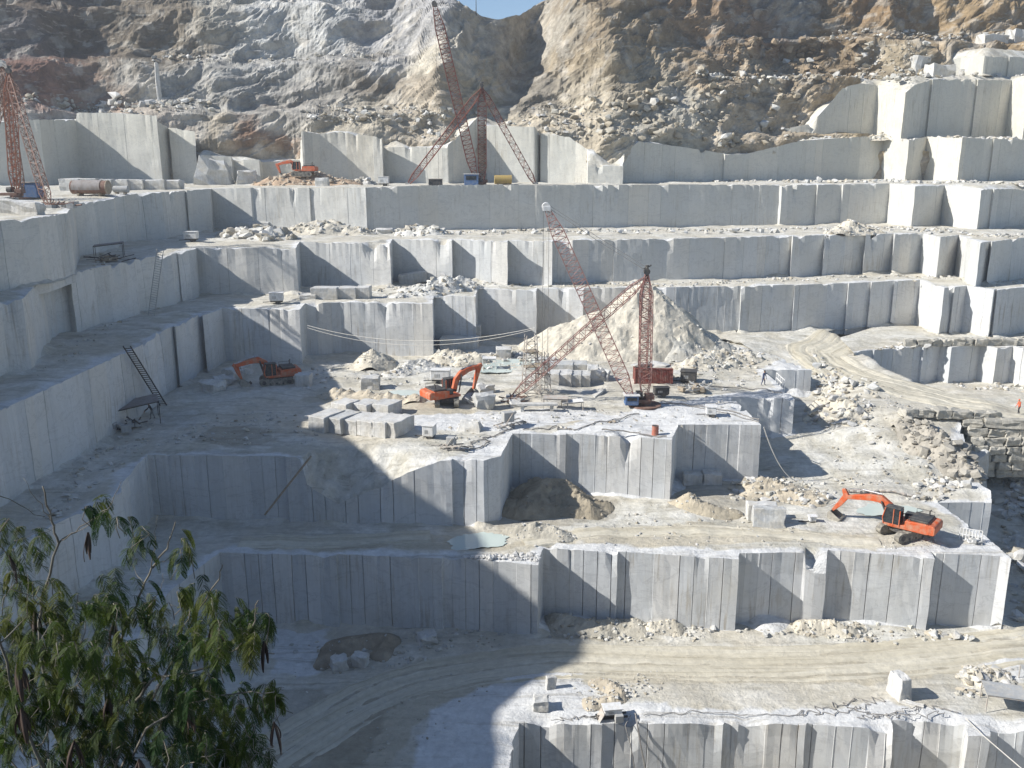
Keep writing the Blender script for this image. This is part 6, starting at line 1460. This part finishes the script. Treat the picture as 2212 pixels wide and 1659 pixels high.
person('person in dark blue work clothes standing by the white guard rail', gp(1648, 832, 'b3'), math.radians(-40), 'cblue', 'cblue', 0, None)
person('person in dark top and grey trousers bending in the shade under the left ladder', gp(330, 905, 'b3'), math.radians(200), 'cdark', 'cgrey', 1, None)
person('person in an orange vest and cap on the haul road at the right edge', gp(2205, 898, 'b2') + Vector((0, 0.5, 0)), math.radians(180), 'corange', 'cdark', 0, 'corange')
# ------------------------------------------------------------------ the tree in the near corner
def leaf_mat():
    t = NT('feathery_leaf', 0.6, 0.25); c = t.attr('tint').outputs['Color']
    t.col(c); tr = t.n('ShaderNodeBsdfTranslucent'); t.l(t.mix(1.0, c, (1.3, 1.4, 0.7, 1), 'MULTIPLY'), tr.inputs[0])
    mx = t.n('ShaderNodeMixShader'); mx.inputs[0].default_value = 0.35; t.l(t.b.outputs[0], mx.inputs[1]); t.l(tr.outputs[0], mx.inputs[2]); t.l(mx.outputs[0], t.out.inputs[0]); return t.m
M['leaf'] = leaf_mat()
M['bark'] = mat_plain('pale_twig_bark', (0.20, 0.185, 0.15, 1), 0.8, (0.10, 0.085, 0.065, 1), 0.8, scale=9.0)
M['pod'] = mat_plain('dry_pod', (0.04, 0.026, 0.02, 1), 0.6, (0.11, 0.075, 0.055, 1), 0.5, scale=14.0)
def tree():
    r = random.Random(42); base = Vector((-2.3, 4.7, -7.4)); t = thing('tree', 'feathery leaved tree with pale twigs and brown hanging pods in the near lower left corner', 'tree', base)
    def q(px, py, Y): return aty(px, py, Y) - base
    m = MB()
    hub = q(190, 1850, 4.9)
    m.tube([Vector((0, 0, -0.3)), Vector((0.05, 0.05, 1.0)), hub], 0.085, 9, 0.05)
    ST = [([hub, q(130, 1600, 4.8), q(85, 1400, 4.8), q(90, 1290, 4.8), q(127, 1174, 4.8), q(112, 1127, 4.8), q(92, 1050, 4.8)], 0.022), ([q(127, 1174, 4.8), q(172, 1138, 4.85), q(234, 1100, 4.9), q(262, 1040, 4.9)], 0.008), ([q(130, 1168, 4.8), q(180, 1142, 4.8), q(225, 1108, 4.7)], 0.006), ([q(112, 1127, 4.8), q(80, 1080, 4.8), q(50, 1032, 4.8)], 0.005),
          ([hub, q(230, 1600, 5.1), q(250, 1440, 5.2), q(268, 1362, 5.2), q(300, 1289, 5.2), q(327, 1228, 5.2), q(362, 1185, 5.2), q(379, 1127, 5.2)], 0.02), ([q(327, 1228, 5.2), q(336, 1174, 5.2), q(333, 1150, 5.2), q(341, 1112, 5.2)], 0.006), ([q(268, 1362, 5.2), q(330, 1300, 5.1), q(348, 1270, 5.1), q(352, 1238, 5.1)], 0.006), ([q(310, 1262, 5.2), q(290, 1225, 5.3), q(277, 1210, 5.3)], 0.004), ([q(330, 1228, 5.2), q(380, 1200, 5.2), q(420, 1178, 5.2)], 0.005),
          ([hub, q(300, 1560, 5.4), q(385, 1405, 5.4), q(418, 1335, 5.4), q(474, 1251, 5.4), q(481, 1220, 5.4)], 0.017), ([q(418, 1335, 5.4), q(390, 1312, 5.4), q(368, 1306, 5.4)], 0.006), ([q(385, 1405, 5.4), q(360, 1380, 5.3), q(352, 1360, 5.3)], 0.005),
          ([hub, q(293, 1513, 4.6), q(339, 1463, 4.6), q(454, 1440, 4.6), q(512, 1402, 4.6), q(552, 1340, 4.6), q(558, 1297, 4.6)], 0.016), ([hub, q(316, 1574, 4.4), q(400, 1520, 4.4), q(500, 1500, 4.4), q(592, 1495, 4.4)], 0.014), ([hub, q(400, 1650, 4.3), q(470, 1625, 4.3)], 0.01),
          ([hub, q(90, 1650, 4.4), q(40, 1540, 4.4), q(0, 1390, 4.4), q(-30, 1200, 4.4), q(20, 1120, 4.4)], 0.018), ([q(0, 1390, 4.4), q(60, 1330, 4.5), q(60, 1240, 4.5)], 0.008), ([hub, q(20, 1640, 5.2), q(-60, 1500, 5.2)], 0.012), ([q(-20, 1060, 4.6), q(60, 1100, 4.7), q(120, 1135, 4.8)], 0.005), ([q(30, 1168, 4.6), q(90, 1150, 4.7), q(140, 1130, 4.8)], 0.003)]
    for pts, rad in ST:
        P_ = [pts[0]]
        for a, b in zip(pts, pts[1:]):
            for k in range(1, 5):
                c = a.lerp(b, k / 4)
                if k < 4: c = c + Vector((r.gauss(0, .006), r.gauss(0, .006), r.gauss(0, .006)))
                P_.append(c)
        m.tube(P_, rad * 0.62, 6, rad * 0.2)
    CL = [(10, 1165, 42, 8), (62, 1190, 45, 12), (205, 1085, 22, 4), (195, 1118, 26, 5), (240, 1120, 22, 5), (282, 1160, 34, 6), (292, 1182, 26, 4), (395, 1185, 32, 6), (20, 1250, 50, 9), (70, 1290, 65, 20), (235, 1300, 55, 16), (425, 1300, 44, 8), (440, 1275, 30, 4), (470, 1330, 50, 22), (462, 1390, 45, 14), (550, 1340, 38, 16), (530, 1385, 36, 11), (300, 1390, 85, 22), (180, 1390, 110, 40), (60, 1400, 95, 34), (350, 1330, 50, 9), (420, 1465, 60, 18), (400, 1550, 110, 42), (200, 1510, 135, 56), (60, 1540, 105, 42), (300, 1610, 150, 56), (110, 1630, 140, 50), (470, 1590, 90, 24), (550, 1520, 46, 12), (585, 1500, 30, 6), (530, 1630, 60, 12), (-20, 1460, 60, 14), (440, 1660, 110, 22), (250, 1690, 160, 30), (300, 1265, 20, 3), (240, 1250, 18, 3), (385, 1395, 40, 7)]
    V = []; Fc = []; T = []
    tw = MB()
    def leaf(p, az, L, col):
        d = Vector((math.cos(az), math.sin(az), 0)); pts = []; n = r.choice((5, 6, 6, 7)); up = r.uniform(0.05, 0.5)
        for i in range(n + 1):
            f = i / n; pts.append(p + d * (L * (f * 0.62 - 0.15 * f * f)) + Vector((0, 0, L * (up * f - (0.62 + up) * f * f))))
        tw.tube(pts, 0.0016, 3, 0.0007, cap=False)
        side = d.cross(Vector((0, 0, 1)))
        for i in range(1, n + 1):
            ax = (pts[i] - pts[i - 1]).normalized()
            for s in (-1, 1):
                PL = L * r.uniform(0.36, 0.5) * (0.75 + 0.4 * math.sin(math.pi * i / (n + 1)))
                o = (side * s * 0.8 + ax * 0.6 + Vector((0, 0, -r.uniform(0.25, 0.9)))).normalized()
                nn = 11; w = r.uniform(0.9, 1.2)
                lat = o.cross(Vector((r.uniform(-.4, .4), r.uniform(-.4, .4), 1))).normalized()
                for k in range(nn):
                    f = (k + 0.6) / nn; c = pts[i] + o * (PL * f) + Vector((0, 0, -0.25 * PL * f * f)); ll = 0.0125 * w * (0.6 + 0.8 * math.sin(math.pi * min(1, f * 0.9 + 0.1)))
                    for s2 in (-1, 1):
                        e = (lat * s2 + o * 0.55).normalized(); wv = o * 0.0023 * w; b = len(V)
                        V.extend([c - wv, c + e * ll * 0.5 - wv * 1.2, c + e * ll, c + e * ll * 0.55 + wv * 1.3]); Fc.append((b, b + 1, b + 2, b + 3)); kk = r.uniform(0.8, 1.5); T.extend([(col[0] * kk, col[1] * kk, col[2] * kk)] * 4)
    PAL = [(0.012, 0.034, 0.005), (0.018, 0.044, 0.006), (0.042, 0.062, 0.007), (0.062, 0.070, 0.008), (0.013, 0.034, 0.011), (0.028, 0.050, 0.009)]
    for (px, py, rad, n) in CL:
        Yc = r.uniform(4.3, 5.6); base_col = PAL[r.randrange(len(PAL))]
        for _ in range(int(n * (1.6 if py > 1380 else 0.9))):
            a = r.uniform(0, 6.283); rr = rad * math.sqrt(r.random()); p = q(px + rr * math.cos(a), py - 15 + rr * math.sin(a) * 0.9, Yc + r.gauss(0, 0.2))
            c2 = PAL[r.randrange(len(PAL))]; col = tuple(base_col[i] * 0.6 + c2[i] * 0.4 for i in range(3))
            leaf(p, r.uniform(0, 6.283), r.uniform(0.10, 0.175), col)
            if r.random() < 0.35: tw.tube([p, p + Vector((r.gauss(0, .03), r.gauss(0, .03), -r.uniform(0.03, 0.1))), p + Vector((r.gauss(0, .05), r.gauss(0, .05), -r.uniform(0.1, 0.2)))], 0.0028, 4)
    m.v_off = len(m.v); m.add(tw.v, tw.f); m.build('trunk', M['bark'], t, smooth=True)
    me = bpy.data.meshes.new('crown'); me.from_pydata([tuple(v) for v in V], [], Fc); me.materials.append(M['leaf']); set_color(me, 'tint', np.array(T)); o = bpy.data.objects.new('crown', me); COL.objects.link(o); o.parent = t
    for (px, py, n, Y) in ((38, 1430, 11, 3.9), (46, 1530, 12, 3.9), (75, 1320, 7, 4.5), (480, 1372, 9, 4.9), (570, 1385, 3, 4.6), (460, 1350, 4, 4.9), (190, 1150, 4, 4.8), (245, 1345, 6, 4.6), (410, 1520, 5, 4.4), (300, 1640, 9, 4.1), (592, 1560, 4, 4.4), (160, 1600, 5, 4.2), (235, 1500, 6, 4.5), (20, 1200, 3, 4.4)):
        m = MB(); p = q(px, py, Y)
        for _ in range(n):
            L = r.uniform(0.12, 0.2); a = r.uniform(0, 6.283); sp = r.uniform(0.1, 0.32); w = r.uniform(0.007, 0.0095); sd = Vector((math.cos(a + 1.57), math.sin(a + 1.57), 0)); d = Vector((math.cos(a), math.sin(a), 0)); vs = []; k = 6
            for i in range(k + 1):
                f = i / k; c = p + d * (L * sp * math.sin(f * 1.8)) + Vector((0, 0, -L * f)); ww = w * (0.35 + 1.0 * math.sin(math.pi * min(1, f * 0.85 + 0.12))); vs += [c + sd * ww, c + d * 0.0022, c - sd * ww, c - d * 0.0022]
            m.add(vs, [(i * 4 + j, i * 4 + (j + 1) % 4, (i + 1) * 4 + (j + 1) % 4, (i + 1) * 4 + j) for i in range(k) for j in range(4)])
        m.build('seed_pods', M['pod'], t, smooth=True)
tree()
# ------------------------------------------------------------------ light, sky, camera
w = bpy.data.worlds.new("World"); SC.world = w; w.use_nodes = True
nt = w.node_tree; nt.nodes.clear()
sky = nt.nodes.new('ShaderNodeTexSky'); sky.sky_type = 'NISHITA'; sky.sun_disc = False
el = math.asin(-SUN.z); azi = math.atan2(-SUN.x, -SUN.y)          # direction to the sun, clockwise from +Y
sky.sun_elevation = el; sky.sun_rotation = azi % (2 * math.pi); sky.air_density = 1.0; sky.dust_density = 0.3; sky.ozone_density = 2.0; sky.altitude = 1200
bg = nt.nodes.new('ShaderNodeBackground'); bg.inputs[1].default_value = 0.09
wo = nt.nodes.new('ShaderNodeOutputWorld'); nt.links.new(sky.outputs[0], bg.inputs[0]); nt.links.new(bg.outputs[0], wo.inputs[0])
sl = bpy.data.lights.new('sun', 'SUN'); sl.energy = 4.8; sl.angle = math.radians(0.53); sl.color = (1.0, 0.965, 0.91)
so = bpy.data.objects.new('sun', sl); COL.objects.link(so); so.rotation_euler = SUN.to_track_quat('-Z', 'Y').to_euler()
hz = MB(); hz.box((0, 200, 8.5), (1440, 1440, 109)); hm = bpy.data.materials.new('haze'); hm.use_nodes = True; ht = hm.node_tree; ht.nodes.clear()
hv = ht.nodes.new('ShaderNodeVolumePrincipled'); hv.inputs['Color'].default_value = (0.88, 0.93, 1.0, 1); hv.inputs['Density'].default_value = 0.0004; hv.inputs['Anisotropy'].default_value = 0.3
ho = ht.nodes.new('ShaderNodeOutputMaterial'); ht.links.new(hv.outputs[0], ho.inputs['Volume'])
hb = hz.build('haze', hm); hb['kind'] = 'stuff'
cam = bpy.data.cameras.new('camera'); co = bpy.data.objects.new('camera', cam); COL.objects.link(co)
cam.sensor_fit = 'HORIZONTAL'; cam.sensor_width = 36; cam.lens = 36 * F / 2212
cam.clip_start = 0.05; cam.clip_end = 4000
co.location = (0, 0, 0); co.rotation_euler = (math.pi / 2 - PITCH, 0, 0)
SC.camera = co
SC.view_settings.view_transform = 'Standard'; SC.view_settings.look = 'None'; SC.view_settings.gamma = 1; SC.view_settings.exposure = 0.64
SC.render.film_transparent = False
